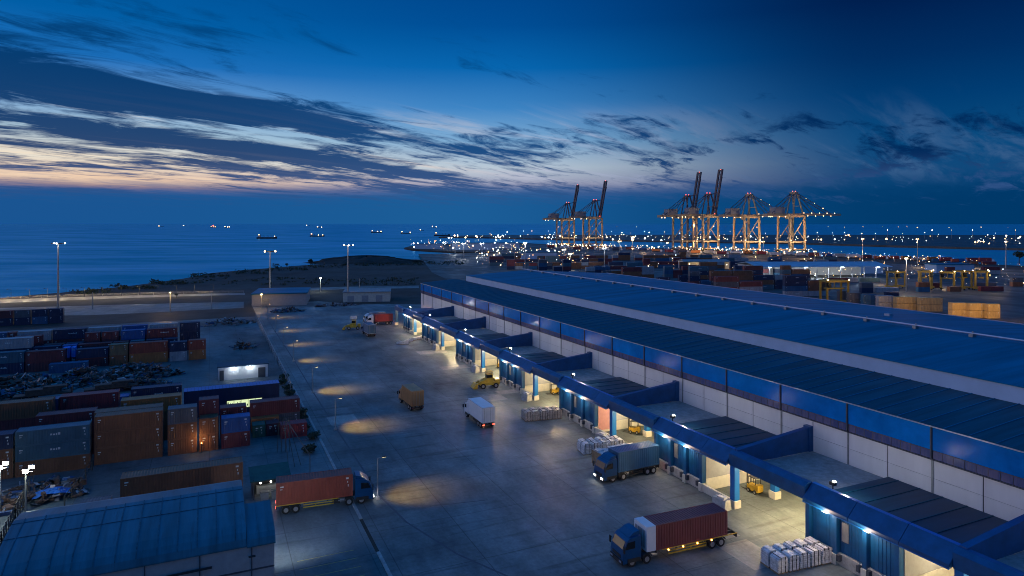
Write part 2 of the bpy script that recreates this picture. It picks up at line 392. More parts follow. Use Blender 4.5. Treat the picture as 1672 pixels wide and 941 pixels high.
# ---------------------------------------------------------------- ground, sea, roads
def poly_px(pts, z=0.0):
    return [(*G(x,y,0), z) for x,y in pts]
def slab_from(pts, z0, z1, mb=None):
    mb = mb or MB(); mb.prism([(p[0],p[1]) for p in pts], z0, z1, 'z'); return mb
def sea_mat():
    m, nt, b = nt_new('sea_water'); N, L = nt.nodes, nt.links
    b.inputs['Base Color'].default_value = (.03,.36,.42,1); b.inputs['Roughness'].default_value = .9; b.inputs['Specular IOR Level'].default_value = 0.0
    gl = N.new('ShaderNodeBsdfGlossy'); gl.inputs['Roughness'].default_value = .28; gl.inputs['Color'].default_value = (.30,.72,1,1)
    ms = N.new('ShaderNodeMixShader'); nw = N.new('ShaderNodeTexNoise'); nw.inputs['Scale'].default_value = .012; nw.inputs['Detail'].default_value = 9; nw.inputs['Roughness'].default_value = .68; nw.inputs['Distortion'].default_value = .5
    mw = N.new('ShaderNodeMapping'); mw.inputs['Scale'].default_value = (.30,1,1); mw.inputs['Rotation'].default_value = (0,0,-.12); tw = N.new('ShaderNodeTexCoord'); L.new(tw.outputs['Object'], mw.inputs[0]); L.new(mw.outputs[0], nw.inputs['Vector'])
    mr = N.new('ShaderNodeMapRange'); L.new(nw.outputs['Fac'], mr.inputs[0]); mr.inputs[1].default_value = .38; mr.inputs[2].default_value = .66; mr.inputs[3].default_value = .10; mr.inputs[4].default_value = .72; L.new(mr.outputs[0], ms.inputs[0])
    L.new(b.outputs[0], ms.inputs[1]); L.new(gl.outputs[0], ms.inputs[2]); L.new(ms.outputs[0], N['Material Output'].inputs['Surface'])
    tc = N.new('ShaderNodeTexCoord'); h = None
    for sc, st, wt in ((.02,(.5,1,1),1.0),(.07,(.45,1,1),.55),(.22,(.6,1,1),.30)):
        mp = N.new('ShaderNodeMapping'); mp.inputs['Scale'].default_value = st; mp.inputs['Rotation'].default_value = (0,0,.25)
        L.new(tc.outputs['Object'], mp.inputs[0])
        n = N.new('ShaderNodeTexNoise'); n.inputs['Scale'].default_value = sc; n.inputs['Detail'].default_value = 5; n.inputs['Distortion'].default_value = .6
        L.new(mp.outputs[0], n.inputs['Vector'])
        q = N.new('ShaderNodeMath'); q.operation = 'MULTIPLY'; L.new(n.outputs['Fac'], q.inputs[0]); q.inputs[1].default_value = wt/(sc*18)
        if h is None: h = q.outputs[0]
        else:
            a = N.new('ShaderNodeMath'); a.operation = 'ADD'; L.new(h, a.inputs[0]); L.new(q.outputs[0], a.inputs[1]); h = a.outputs[0]
    bp = N.new('ShaderNodeBump'); bp.inputs['Strength'].default_value = 1.0; bp.inputs['Distance'].default_value = 1.3
    L.new(h, bp.inputs['Height']); L.new(bp.outputs[0], b.inputs['Normal']); L.new(bp.outputs[0], gl.inputs['Normal'])
    return m
def ground():
    mb = MB(); mb.face([(-70000,-3000,-2.2),(70000,-3000,-2.2),(70000,90000,-2.2),(-70000,90000,-2.2)])
    setting('sea', mb, sea_mat())
    shore = [(0,487),(50,482),(100,478),(150,473),(200,468.5),(250,462),(300,455),(345,446),(400,441),(440,438),(480,434.5),(520,431.5),(560,428),(600,424),(640,423.5),
             (700,424),(760,421.5),(800,418.5),(822,415.5),(800,413),(740,411),(700,409),(672,407),(660,404.8),(668,402.5),(690,400.5),(720,398.5),(800,396.5),(860,397.2),(905,400),
             (985,402),(1060,405),(1180,409),(1330,415),(1420,420),(1500,425),(1580,429.5),(1672,434.5),(1900,447),(2300,470)]
    pts = [G(*p) for p in shore]
    pts = [(-620,-160),(-560,150)] + pts + [(900,200),(760,-160)]
    setting('ground', slab_from(pts, -4.0, 0.0), X['soil'])
    spit = [(716,387.6),(800,388.4),(860,390),(930,391.6),(1000,392.6),(1120,395),(1300,397.5),(1456,402),(1560,404.5),(1672,407),(1900,411),(1900,385.5),(1672,384.6),(1400,384.2),(1100,384),(900,384.2),(780,384.8),(728,386)]
    setting('breakwater', slab_from([G(*p) for p in spit], -4.0, 1.2), X['port'])
    # paved areas, each sheet 4 mm above the last, in the warehouse frame (x = across, y = along)
    def sheet(name, mat, pts, z):
        mb = MB(); mb.face([(p[0],p[1],z) for p in pts]); return setting(name, mb, X[mat], rz=TH)
    sheet('dock_apron', 'apron', [(17.0,-60),(170,-60),(170,252),(118,268),(60,300),(46,318),(17.0,318)], .004)
    sheet('container_yard_pavement', 'yard', [(-150,-60),(16.6,-60),(16.6,276),(-40,276),(-150,262)], .004)
    sheet('port_yard_pavement', 'port', [(170.5,-60),(640,-60),(560,420),(420,640),(300,760),(228,770),(150,470),(119,270),(170.5,252.5)], .004)
    mb = MB(); mb.face(poly_px([(668,404.6),(720,400.2),(800,398),(860,398.6),(905,401),(985,403),(1060,406),(1180,410),(1180,424),(1000,432),(880,438),(840,428),(850,416),(800,411.5),(720,408.5)], .006))
    setting('quay_pavement', mb, X['port'])
    mb = MB(); mb.face(poly_px([(-150,500),(0,489.5),(100,486),(200,483),(300,480.4),(400,478.6),(400,481.5),(300,484),(200,487.3),(100,491),(0,495.5),(-150,507)], .008))
    setting('coast_road', mb, X['road'])
    mb = MB(); mb.face(poly_px([(0,503),(100,500.5),(200,497.5),(330,494.5),(398,493),(398,503),(330,506),(240,511),(140,515),(0,517)], .010))
    setting('yard_road', mb, X['road'])
    mb = MB(); mb.face(poly_px([(497,470.5),(560,468.5),(640,467.5),(684,466.5),(684,470.5),(640,471.3),(560,472.5),(497,475)], .008))
    setting('approach_road', mb, X['road'])
    # kerb between yard and apron, with thin dark strips beside it
    mb = MB(); y = 30.0
    while y < 270:
        if not (71.5 < y < 80.5): mb.box(16.62, 16.98, y, y+2.96, -.2, .14)
        y += 3.0
    setting('kerb', mb, X['kerb'], rz=TH)
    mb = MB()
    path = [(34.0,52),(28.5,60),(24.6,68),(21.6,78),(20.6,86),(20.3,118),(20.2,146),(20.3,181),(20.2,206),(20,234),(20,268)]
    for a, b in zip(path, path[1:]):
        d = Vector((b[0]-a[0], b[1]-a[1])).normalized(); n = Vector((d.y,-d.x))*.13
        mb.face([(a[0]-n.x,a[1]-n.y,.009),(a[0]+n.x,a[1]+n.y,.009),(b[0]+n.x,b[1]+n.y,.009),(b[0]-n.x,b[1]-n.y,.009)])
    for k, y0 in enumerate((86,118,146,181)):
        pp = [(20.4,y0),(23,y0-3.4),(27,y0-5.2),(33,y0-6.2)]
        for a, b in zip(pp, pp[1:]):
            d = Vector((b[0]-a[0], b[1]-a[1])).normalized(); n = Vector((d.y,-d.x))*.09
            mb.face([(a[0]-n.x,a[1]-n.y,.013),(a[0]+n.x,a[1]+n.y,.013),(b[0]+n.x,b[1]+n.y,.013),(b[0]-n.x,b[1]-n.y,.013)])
    setting('dark_strips', mb, X['joint'], rz=TH)  # flat dark strips joining the post feet, with curved side branches
    # repaired slab patches on the apron
    mb = MB()
    for (px, py, w, h) in ((1225,905,4.2,5.6),(1180,872,3.0,2.4),(800,650,6,5),(742,600,7,4),(705,575,8,5),(830,640,5,3),(560,686,5,6)):
        x_, y_ = G(px,py); s_, t_ = ST(x_,y_)
        mb.face([(t_-w/2,s_-h/2,.017),(t_+w/2,s_-h/2,.017),(t_+w/2,s_+h/2,.017),(t_-w/2,s_+h/2,.017)])
    setting('repaired_paving', mb, ground_mat('repair_patch', (.36,.34,.31), None, var=.3, wet=.5), rz=TH)
    mb = MB()
    for i in range(5):
        y0 = 66.0+i*1.9
        mb.face([(8.5,y0,.014),(14.5,y0,.014),(14.5,y0+.12,.014),(8.5,y0+.12,.014)])
    setting('parking_markings', mb, M('worn_yellow_paint', (.34,.27,.10), .8, var=.5, scale=2), rz=TH)
    # low hill on the headland
    mb = MB(); hx, hy = G(598,429); n = 26
    rows = []
    for j in range(7):
        r = j/6
        rows.append([(hx+math.cos(2*math.pi*i/n)*(52*r)*(1+.2*math.sin(3*i+j)), hy+math.sin(2*math.pi*i/n)*(26*r), 6.5*(1-r*r)*(1+.15*math.sin(i*2.1+j))-.4) for i in range(n)])
    k = 0
    for j in range(6):
        for i in range(n):
            i2 = (i+1) % n
            mb.face([rows[j][i],rows[j+1][i],rows[j+1][i2],rows[j][i2]])
    setting('hill', mb, X['soil'])
# ---------------------------------------------------------------- warehouse with its loading docks
BOXES = [(25.5,14.5,10.0,-4),(53.3,42.3,36.8,25.5),(80.8,70.3,64.7,53.3),(110.2,97.6,92.6,80.8),(138.7,126.7,121.2,110.2),(168,155.5,149.8,138.7),(199.2,184.8,180.6,168),(221,212.5,208.5,199.2)]
def warehouse():
    w = thing('warehouse', 'long blue and white warehouse with stepped roof and a row of loading docks', 'warehouse', rz=TH)
    S0, S1, S2 = -6.0, 246.0, 234.0
    # front wall: white panels with dark joints
    mb = MB(); mb.box(74.06,74.3,S0,S1,0,9.5,1)
    y = S0; k = 0
    while y < S1-.1:
        y2 = min(y+5.4, S1)
        wd = .10 if k % 2 else .03
        for z0, z1 in ((0,5.0),(5.02,7.38),(7.42,9.5)):
            mb.box(74.0,74.059,y+wd,y2-.03,z0,z1,0)
        y += 5.4; k += 1
    part('wall', mb, [X['white'],X['joint']], w)
    pd = MB().box(73.9,74.0,-.11,.11,5.4,9.46).data('wall_post', X['steel']); y = S0
    while y < S1: link('wall_post', pd, w, (0,y,0)); y += 10.8
    # blue band over strip windows, split by mullions
    mb = MB(); fr = MB(); y = S0; i = 0
    fr.box(73.72,74.2,S0,S1,9.5,9.62); fr.box(73.70,74.2,S0,S1,13.2,13.34,1); fr.box(73.8,74.2,S0,S1,10.52,10.60)
    while y < S1-1:
        y2 = min(y+10.8, S1)
        mb.box(73.85,74.15,y+.09,y2-.09,10.60,13.2)
        g = MB(); g.box(73.9,74.1,y+.12,y2-.12,9.62,10.52); yy = y+.12
        while yy < y2-.2:
            g.box(73.86,73.9,yy,yy+.05,9.62,10.52,1); yy += 1.19
        part('window', g, [X['strip'],X['joint']], w)
        fr.box(73.66,73.86,y-.09,y+.09,9.6,13.2)
        y += 10.8; i += 1
    part('facade_band', mb, X['band'], w)
    part('band_frame', fr, [X['joint'],X['trim']], w)
    # lower roof
    def slope(x0,z0,x1,z1,s0,s1,m,th=.15,ribs=0,rm=None):
        mb = MB(); mb.prism([(x0,z0),(x1,z1),(x1,z1-th),(x0,z0-th)], s0, s1, 'y', 0)
        if ribs:
            y = s0+ribs/2
            while y < s1:
                mb.prism([(x0,z0+.07),(x1,z1+.07),(x1,z1-.02),(x0,z0-.02)], y-.06, y+.06, 'y', 1); y += ribs
        return mb
    part('lower_roof', slope(73.74,13.36,88.0,14.5,S0,S1,None,.14,2.7), [X['roofl'],X['roofb']], w)
    mb = MB(); y = S0
    while y < S2-.2:
        mb.box(88.0,88.25,y+.012,min(y+10.8,S2)-.012,14.2,16.55); y += 10.8
    mb.box(88.03,88.3,S0,S2,14.1,16.5,0)
    part('clerestory', mb, X['whiteclad'], w)
    part('upper_roof', slope(87.8,16.62,111.5,17.9,S0,S2,None,.07), [X['roofb'],X['roofb']], w)
    part('upper_roof', slope(111.52,17.9,150.2,15.6,S0,S2,None,.07), [X['roofb'],X['roofb']], w)
    mb = MB(); mb.tube((111.5,S0,18.42),(111.5,S2,18.42),.16,8)
    p = part('ridge_pipe', mb, X['trim'], w)
    bm = MB(); bm.box(-.5,.5,-.22,.22,-.55,-.18); bm.box(-.12,.12,-.12,.12,-.18,.34); bm.box(-.62,-.34,-.32,.32,-.5,.0)
    bd = bm.data('pipe_bracket', X['steel']); y = S0+6
    while y < S2: link('pipe_bracket', bd, p, (111.5,y,18.42)); y += 9.4
    mb = MB(); mb.box(150.2,150.5,S0,S2,15.35,15.72); part('gutter', mb, X['trim'], w)
    part('back_wall', MB().box(149.6,149.9,S0,S2,0,15.5), X['whiteclad'], w)
    part('end_wall', MB().prism([(74.3,0),(88.0,0),(88.0,14.2),(74.3,13.2)], S1-.4, S1-.05), X['blue'], w)
    part('end_wall', MB().prism([(88.3,0),(149.6,0),(149.6,15.5),(111.5,17.75),(88.3,16.4)], S2-.4, S2-.05), X['whiteclad'], w)
    part('end_wall', MB().prism([(74.3,0),(149.6,0),(149.6,15.5),(111.5,17.75),(88.3,16.4),(88.0,14.2),(74.3,13.2)], S0+.05, S0+.4), X['whiteclad'], w)
    part('skylight_vent', MB().box(120,121,60,61.4,17.35,17.9), X['trim'], w); part('skylight_vent', MB().box(128,129,92,93.2,16.85,17.4), X['trim'], w)
    # ---- loading docks
    for i, (a, b, p_, c) in enumerate(BOXES):
        d = MB()
        d.box(60.9,73.98,b,a,1.25,5.4)
        n = 3; st = (a-b)/n
        for k in range(n+1):
            yy = b+.25+(a-b-.5)*k/n
            d.box(60.25,60.9,yy-.25,yy+.25,1.1,5.38)
        dock = part('loading_dock', d, [X['blue']], w)
        for k in range(n):
            y0 = b+.5+(a-b-.5)*k/n; y1 = b+.25+(a-b-.5)*(k+1)/n-.25
            m = MB(); m.box(60.72,60.88,y0+.12,y1-.12,1.3,5.15)
            yy = y0+.3
            while yy < y1-.35: m.box(60.68,60.72,yy,yy+.12,1.35,5.1); yy += .42
            if k == 1: m.box(60.60,60.70,y1-1.15,y1-.35,2.6,4.6,1)
            part('dock_door', m, [X['blue'],X['steel']], dock)
            for ya in (y0+.15, y1-.5): part('dock_bumper', MB().box(60.0,60.45,ya,ya+.35,.55,1.2), X['joint'], dock)
        pl = MB(); pl.box(60.45,73.9,b+.02,a-.02,0,1.22)
        for k in range(n+1):
            yy = b+.25+(a-b-.5)*k/n; pl.box(60.1,60.46,yy-.3,yy+.3,0,1.08,1)
        pl.box(60.3,60.62,p_+.6,b,0,1.0,1)
        part('plinth', pl, [X['concrete'],X['cream']], dock)
        # cladding on the side that faces the open bay
        sw = MB(); sw.box(60.95,73.9,b-.06,b-.012,1.66,5.02,0); sw.box(60.95,73.9,b-.08,b-.012,.02,1.62,1)
        if i == 3: sw.box(61.0,64.4,b-.10,b-.062,.4,4.9,2)
        part('side_wall', sw, [X['greywall'],X['cream'],X['pink']], dock)
        fa = MB()
        cuts = [a-.03, b+(a-b)*.48, b-.3, p_+.45]
        for y1, y0 in zip(cuts, cuts[1:]):
            fa.prism([(59.75,5.3),(59.75,5.72),(61.2,7.1),(61.62,7.1),(61.62,5.42),(60.2,5.42)], y0+.03, y1-.03)
            fa.box(61.18,61.66,y0+.03,y1-.03,7.105,7.16,1); fa.box(59.70,59.745,y0+.03,y1-.03,5.27,5.38,1)
        part('fascia', fa, [X['blue'],X['bluelt']], dock)
        fb = MB(); fb.prism([(60.2,5.35),(60.15,6.8),(60.7,7.2),(61.3,7.2),(61.3,5.35)], c+.03, p_+.42); part('canopy_beam', fb, X['blue'], dock)
        dk = MB(); dk.box(61.63,73.95,p_+.36,a-.04,5.42,5.74); yy = p_+2.2
        while yy < a-1: dk.box(61.7,73.9,yy-.07,yy+.07,5.74,5.80,1); yy += 2.6
        part('deck', dk, [X['bluedk'],X['roofl']], dock)
        part('canopy_slab', MB().box(61.31,73.95,c+.02,p_-.36,5.08,5.38), X['slab'], dock)
        fn = MB(); fn.prism([(60.72,5.39),(73.95,5.39),(73.95,8.6),(61.0,7.3)], p_-.35, p_+.35, 'y'); fn.box(73.3,73.98,p_-.5,p_+.5,5.39,8.75)
        part('fin_wall', fn, X['blue'], dock)
        for q, x0 in enumerate((60.35,67.2)):
            cm = MB(); cm.box(x0,x0+.8,p_-.4,p_+.4,.95,5.35); cm.box(x0-.14,x0+.94,p_-.54,p_+.54,0,.95,1); part('column', cm, [X['bluelt'],X['cream']], dock)
        for yy in (b+(a-b)*.3, b+(a-b)*.75):
            wl = MB(); wl.box(59.9,60.2,yy-.35,yy+.35,5.12,5.26,1); wl.box(59.92,60.16,yy-.32,yy+.32,5.09,5.12,0); part('dock_lamp', wl, [X['e_tube'],X['darksteel']], dock)
            x_, y_ = W(yy,59.3); lamp('dock_light','POINT',(x_,y_,5.0), LP['dockfront'], (1,.76,.56), .3)
        fl = MB(); fl.box(-.22,.22,-.3,.3,-.12,.22,1); fl.box(-.05,.05,-.05,.05,-.55,-.1,1); fl.ball((.2,0,.12),.22,0)
        part('floodlight', fl, [X['e_green'],X['darksteel']], dock, (61.9,a-2.2,7.62))
        x_, y_ = W(a-2.0,64.2)
        lamp('dock_floodlight','POINT',(x_,y_,8.1), LP['dockflood'], (1,.94,.86), .12)
        if p_ > 0:
            for q, xx in enumerate((62.4,69.0)):
                tl = MB(); yc = (p_+c)/2; tl.box(xx-.12,xx+.12,yc-1.2,yc+1.2,4.92,5.04); part('ceiling_lamp', tl, X['e_tube'], dock)
                x_, y_ = W(yc,xx); lamp('bay_light','POINT',(x_,y_,4.75), LP['bay'], (1,.74,.38), .5)
            x_, y_ = W(b-2.0,66); lamp('recess_light','POINT',(x_,y_,4.6), LP['recess'], (1,.80,.50), .4)
    # far end bay with its own post
    d = MB(); d.box(60.35,61.15,231.6,232.4,.9,5.35); d.box(60.2,61.3,231.45,232.55,0,.9,1); d.prism([(60.2,5.35),(60.15,6.8),(60.7,7.2),(61.3,7.2),(61.3,5.35)], 221.03, 232.4); d.box(61.31,73.95,221.03,232.4,5.08,5.38)
    dock = part('loading_dock', d, [X['blue'],X['cream']], w)
    tl = MB(); tl.box(64.4,64.7,225,227.5,4.96,5.06); part('ceiling_lamp', tl, X['e_tube'], dock)
    x_, y_ = W(226.5,65); lamp('bay_light','POINT',(x_,y_,4.3), LP['bay'], (1,.55,.25), .5)
# ---------------------------------------------------------------- containers
CM = {}
def container_meshes(L, h, col, detail):
    key = (round(L,1), round(h,2), col, detail)
    if key in CM: return CM[key]
    Wd = 2.44; x0, x1 = -L/2, L/2; y0, y1 = -Wd/2, Wd/2
    def rail(m):
        for y in (y0,y1-.10):
            m.box(x0,x1,y,y+.10,0,.16); m.box(x0,x1,y,y+.10,h-.12,h)
        for x in (x0,x1-.12):
            for y in (y0,y1-.12): m.box(x,x+.12,y,y+.12,.16,h-.12)
            m.box(x,x+.12,y0+.1,y1-.1,0,.14); m.box(x,x+.12,y0+.1,y1-.1,h-.12,h)
        return m
    b = MB(); pit = .34 if detail == 2 else .62; dep = .045
    # corrugated sides and roof as one folded sheet each
    prof = []; x = x0+.12
    while x < x1-.12-pit*.5:
        prof += [(x,0),(x+pit*.35,0),(x+pit*.5,1),(x+pit*.85,1)]; x += pit
    prof.append((x1-.12,0))
    for side, sg in ((y0+.015,1),(y1-.015,-1)):
        for p, q in zip(prof, prof[1:]):
            a, c = side+sg*dep*p[1], side+sg*dep*q[1]
            b.face([(p[0],a,.16),(q[0],c,.16),(q[0],c,h-.12),(p[0],a,h-.12)] if sg > 0 else [(q[0],c,.16),(p[0],a,.16),(p[0],a,h-.12),(q[0],c,h-.12)])
    for p, q in zip(prof, prof[1:]):
        a, c = h-.012-.03*p[1], h-.012-.03*q[1]
        b.face([(p[0],y0+.1,a),(q[0],y0+.1,c),(q[0],y1-.1,c),(p[0],y1-.1,a)])
    b.face([(x0+.02,y0+.1,.02),(x0+.02,y1-.1,.02),(x1-.02,y1-.1,.02),(x1-.02,y0+.1,.02)])
    b.face([(x0+.05,y0+.1,.14),(x0+.05,y0+.1,h-.12),(x0+.05,y1-.1,h-.12),(x0+.05,y1-.1,.14)])
    b.face([(x1-.05,y0+.1,.14),(x1-.05,y1-.1,.14),(x1-.05,y1-.1,h-.12),(x1-.05,y0+.1,h-.12)])
    rr = random.Random(hash((round(L*10),round(h*10),len(col)))&0xffff)
    def mk(x, z, w, hh): b.face([(x,y0+.006,z),(x+w,y0+.006,z),(x+w,y0+.006,z+hh),(x,y0+.006,z+hh)],1)
    # small number plates and worn lettering strokes
    mk(x0+.45,h-.62,.42,.16); mk(x0+.45,h-.90,.28,.10); mk(x1-.85,h-.55,.34,.22); mk(x1-.7,h-1.0,.12,.22); mk(x1-.62,h-1.5,.10,.3)
    if L > 7 and (col in ('teal','navy','blue','grey') or detail == 1 and col in ('orange','maroon') and rr.random() < .6):
        xx = -L*.04
        for k in range(rr.randint(4,7)):
            wv = rr.uniform(.12,.32); mk(xx, h*.52+rr.uniform(-.05,.05), wv, rr.uniform(.16,.34)); xx += wv+.09
    if detail < 2: rail(b)
    out = [b.data('shipping_container', [X['c_'+col], X['mark']])]
    if detail == 2:
        out.append(rail(MB()).data('frame', X['c_'+col]))
        dr = MB(); dr.box(-.03,.03,-.52,.52,.16,h-.14)
        for yy in (-.30,.22): dr.tube((.05,yy,.2),(.05,yy,h-.18),.025,5,m=1)
        for zz in (.5,1.1,h-.6): dr.box(.03,.055,-.48,.48,zz,zz+.08,0)
        out.append(dr.data('door', [X['c_'+col],X['steel']]))
    CM[key] = out
    return out
def container(s, t, z, L, h, col, label, group, detail=1, rz=None, xy=None, dooredge=1):
    x_, y_ = W(s,t) if xy is None else xy
    ms = container_meshes(L,h,col,detail)
    o = thing('shipping_container', label, 'container', (x_,y_,z), TH if rz is None else rz, group, ms[0])
    if detail == 2:
        link('frame', ms[1], o)
        for sg in (-.56,.56):
            d = link('door', ms[2], o, (dooredge*(L/2-.035), sg, 0), 0 if dooredge > 0 else math.pi)
    return o
TIER = {1:['single'],2:['bottom','top'],3:['bottom','middle','top'],4:['bottom','second','third','top']}
CNAME = {'navy':'navy blue','teal':'teal grey','brown':'rust brown'}
def stack(s, t0, t1, h, cols, where, group, detail=1, W_=2.44, from_tier=0):
    n = len(cols); L = t1-t0
    for k, c in enumerate(cols):
        if k < from_tier: continue
        tr = TIER[n][k]
        lab = f"{CNAME.get(c,c)} container " + (f"standing alone, {where}" if n == 1 else f"{tr} of {n} tiers, {where}")
        container(s+W_/2, (t0+t1)/2, .02+k*h, L-.12, h-.03, c, lab, group, detail)
def near_yard():
    g = 'stacked containers in the near yard'
    A = 115.5
    def st(s, p0, p1, h, cols, where, d=2, ft=0): stack(s, T(p0,s), T(p1,s), h, cols, where, g, d, from_tier=ft)
    # front row
    st(114.6,-60,22,2.1,['brown','brown','navy'],'front row, cut off by the frame edge')
    st(114.6,24,147,2.15,['brown','teal','teal'],'front row behind the twin floodlights')
    st(A,153,266,2.4,['brown','brown','brown'],'tall plain block in the front row')
    st(118.1,153,266,2.4,['brown','brown','brown'],'second layer behind the tall brown block',1)
    st(A,273,322,2.4,['brown','brown','dark grey'],'front row beside the tall brown block')
    st(A,325,357,2.6,['brown','brown'],'front row above the orange ground light')
    st(A,361,409,2.4,['maroon','blue'],'front row end by the wire frame')
    st(118.2,324,358,2.5,['brown','maroon','maroon'],'behind the pair lit by orange light',1)
    st(119.2,412,434,2.1,['green'],'small green one beside the wire frame')
    st(119.2,434.5,457,2.1,['maroon'],'short maroon one beside the wire frame')
    st(116.7,458,502,2.3,['red'],'row end nearest the kerb')
    st(122.0,410,456,2.4,['orange'],'behind the small green one')
    # second and third rows
    st(121.2,57,157,2.28,['maroon','maroon','maroon'],'second row behind the teal pair')
    st(121.0,359,403,2.55,['maroon','maroon'],'second row behind the blue one')
    st(123.6,408,490,2.4,['dark grey','maroon'],'long pair near the shrubs by the kerb')
    st(124.0,196,296,2.42,['brown','brown','orange'],'third row behind the tall brown block')
    st(127.2,-30,86,2.62,['maroon','maroon','brown'],'third row at the sea end')
    st(130.0,97,194,2.5,['maroon','maroon','red'],'third row in the middle')
    st(130.0,-28,60,2.4,['dark grey','orange','orange'],'fourth row with orange roofs',1)
    st(130.2,61,96,2.4,['blue','blue','steel blue'],'fourth row between orange roof and red',1)
    st(137.2,127,168,2.5,['navy','steel blue'],'fifth row with pale blue roof by the scrap',1)
    st(137.2,169,211,2.5,['navy','blue'],'fifth row with pale blue roof beside navy one',1)
    st(138.2,213,297,2.95,['navy','navy'],'fifth row beside the site office')
    # lone ones in front
    stack(92.6,-9.9,4.0,2.55,['brown','brown'],'long pair behind the curved shed roof',g,2)
    stack(93.2,T(126,93.2),T(180,93.2),2.3,['dark grey'],'half hidden behind the curved shed roof',g,2)
    # site office: long blue block with a lit window
    m = MB(); L0, L1 = -4.3, 12.4
    o = thing('site_office', 'long dark blue two storey container office with a lit greenish window', 'office', (*W(136,0),0), TH)
    b = MB(); b.box(L0,L1,0,2.9,2.62,5.0)
    b.box(L0,2.9,.05,2.9,0,2.6); b.box(9.3,L1,.05,2.9,0,2.6); b.box(2.9,9.3,.05,2.9,0,.9); b.box(2.9,9.3,2.6,2.9,.9,2.6)
    part('wall', b, X['c_navy'], o)
    r = MB(); x = L0
    while x < L1-.1: r.box(x,min(x+.55,L1),-.05,2.95,5.01,5.06); r.box(x,x+.1,-.05,2.95,5.06,5.11); x += .6
    part('roof', r, X['bluelt'], o)
    wn = part('window', MB().box(2.95,9.25,.14,.2,.95,2.55), X['e_win'], o)
    f = MB()
    for k in range(6): f.box(2.95+k*1.25,3.02+k*1.25,.06,.13,.95,2.55)
    f.box(2.95,9.25,.06,.13,.9,1.0); f.box(2.95,9.25,.06,.13,2.5,2.58)
    for k in range(14): xx = 3.1+k*.43; f.box(xx,xx+RN.uniform(.1,.34),.10,.135,1.0+RN.uniform(.2,.5),1.0+RN.uniform(.6,1.3))
    part('frame', f, X['darksteel'], wn)
    # pale shed with two lamps
    o = thing('small_shed', 'low white shed with two bright lamps on its front wall', 'shed', (*W(166,0),0), TH)
    part('wall', MB().box(1.9,12.5,0,5.5,0,2.9), X['white'], o)
    part('roof', MB().box(1.6,12.8,.25,5.8,2.9,3.1), X['bluedk'], o)
    part('door', MB().box(2.1,3.0,-.06,-.01,0,2.3), X['joint'], o); part('door', MB().box(10.4,12.0,-.06,-.01,0,2.3), X['joint'], o)
    for k, tt in enumerate((5.2,8.7)):
        lm = MB(); lm.box(-.05,.05,-.3,0,-.05,.05,1); lm.ball((0,-.4,0),.2,0); part('wall_lamp', lm, [X['e_cool'],X['darksteel']], o, (tt,-.02,2.62))
        lamp('shed_light','POINT',(*W(164.9,tt),2.7), LP['shed'], (.8,.95,1), .15)
def middle_yard():
    g = 'stacked containers in the middle yard'
    R = random.Random(5)
    def st(s, p0, p1, h, cols, where, d=1, ft=0): stack(s, T(p0,s), T(p1,s), h, cols, where, g, d, from_tier=ft)
    fr = 194.5
    st(fr,-42,40,2.6,['navy','teal'],'front row at the sea end, pale lettering')
    st(fr,41,107,2.5,['maroon','maroon'],'front row behind the low steel blue box')
    st(196.9,102,114,2.5,['navy','bright blue'],'front row, short bright one')
    st(197.1,116,123.5,2.5,['navy','bright blue'],'front row, narrow bright one')
    st(190.8,79,143,2.2,['steel blue'],'low box before the middle stacks')
    st(fr+1,124,177,2.3,['maroon','navy'],'front row between bright blue and olive')
    st(fr,178.5,209,2.7,['brown','olive'],'front row beside the long orange pair')
    st(fr,210.5,274,2.7,['orange','rust red'],'front row, long pair with pale lettering')
    st(fr,276.5,305.5,2.5,['grey','navy'],'front row, short pair')
    st(fr,307.5,336.5,2.6,['orange','rust red'],'front row at the fence end')
    # second
    s2 = 200.2
    for p0, p1, cols, nm in ((-30,52,['maroon','navy','grey'],'grey roofs at the sea end'),(54,99,['navy','navy'],'short dark pair'),(101,125,['navy','blue'],'pair behind the bright box'),
                         (127,183,['navy','maroon'],'long pair in the middle'),(184,210,['navy','maroon'],'short pair behind the olive box'),(212,236,['navy','teal'],'teal topped pair'),(238,264,['navy','navy'],'all navy pair'),(266,290,['maroon','navy'],'pair at the fence end')):
        st(s2,p0,p1,2.55,cols,'second row, '+nm)
    s3 = 204.6
    for p0, p1, cols, nm in ((-30,20,['navy','steel blue'],'low pair at the sea end'),(22,68,['navy','navy','maroon'],'lettered maroon top'),(70,105,['navy','maroon'],'low maroon top'),(107,136,['navy','navy'],'low navy top'),(138,164,['navy','navy','maroon'],'maroon top in the middle'),
                         (166,194,['navy','navy','maroon'],'maroon top beside blue'),(197,237,['navy','navy','blue'],'lettered blue top'),(239,289,['navy','maroon','maroon'],'long maroon top')):
        st(s3,p0,p1,2.45,cols,'third row, '+nm)
    s4 = 210
    for p0, p1, cols, nm in ((-40,11,['navy','maroon','steel blue'],'cut by the frame edge'),(13,26,['navy','maroon','maroon'],'short end one'),(28,84,['navy','maroon','grey'],'long pale top'),(86,141,['navy','maroon','navy'],'long navy top'),
                         (143,197,['navy','maroon','grey'],'pale top in the middle'),(199,241,['navy','maroon','blue'],'blue top'),(244,290,['navy','maroon','grey'],'pale top near the fence'),(293,327,['maroon','navy','navy'],'all dark end stack')):
        st(s4,p0,p1,2.62,cols,'back row, '+nm)
    s5 = 287
    for p0, p1, cols, nm in ((-30,21,['navy','maroon'],'maroon over navy'),(23,50,['navy','dark grey'],'grey over navy'),(52,78,['steel blue','navy'],'dark pair'),(79,103,['navy','navy'],'end pair by the mast')):
        st(s5,p0,p1,2.65,cols,'coast road row, '+nm)
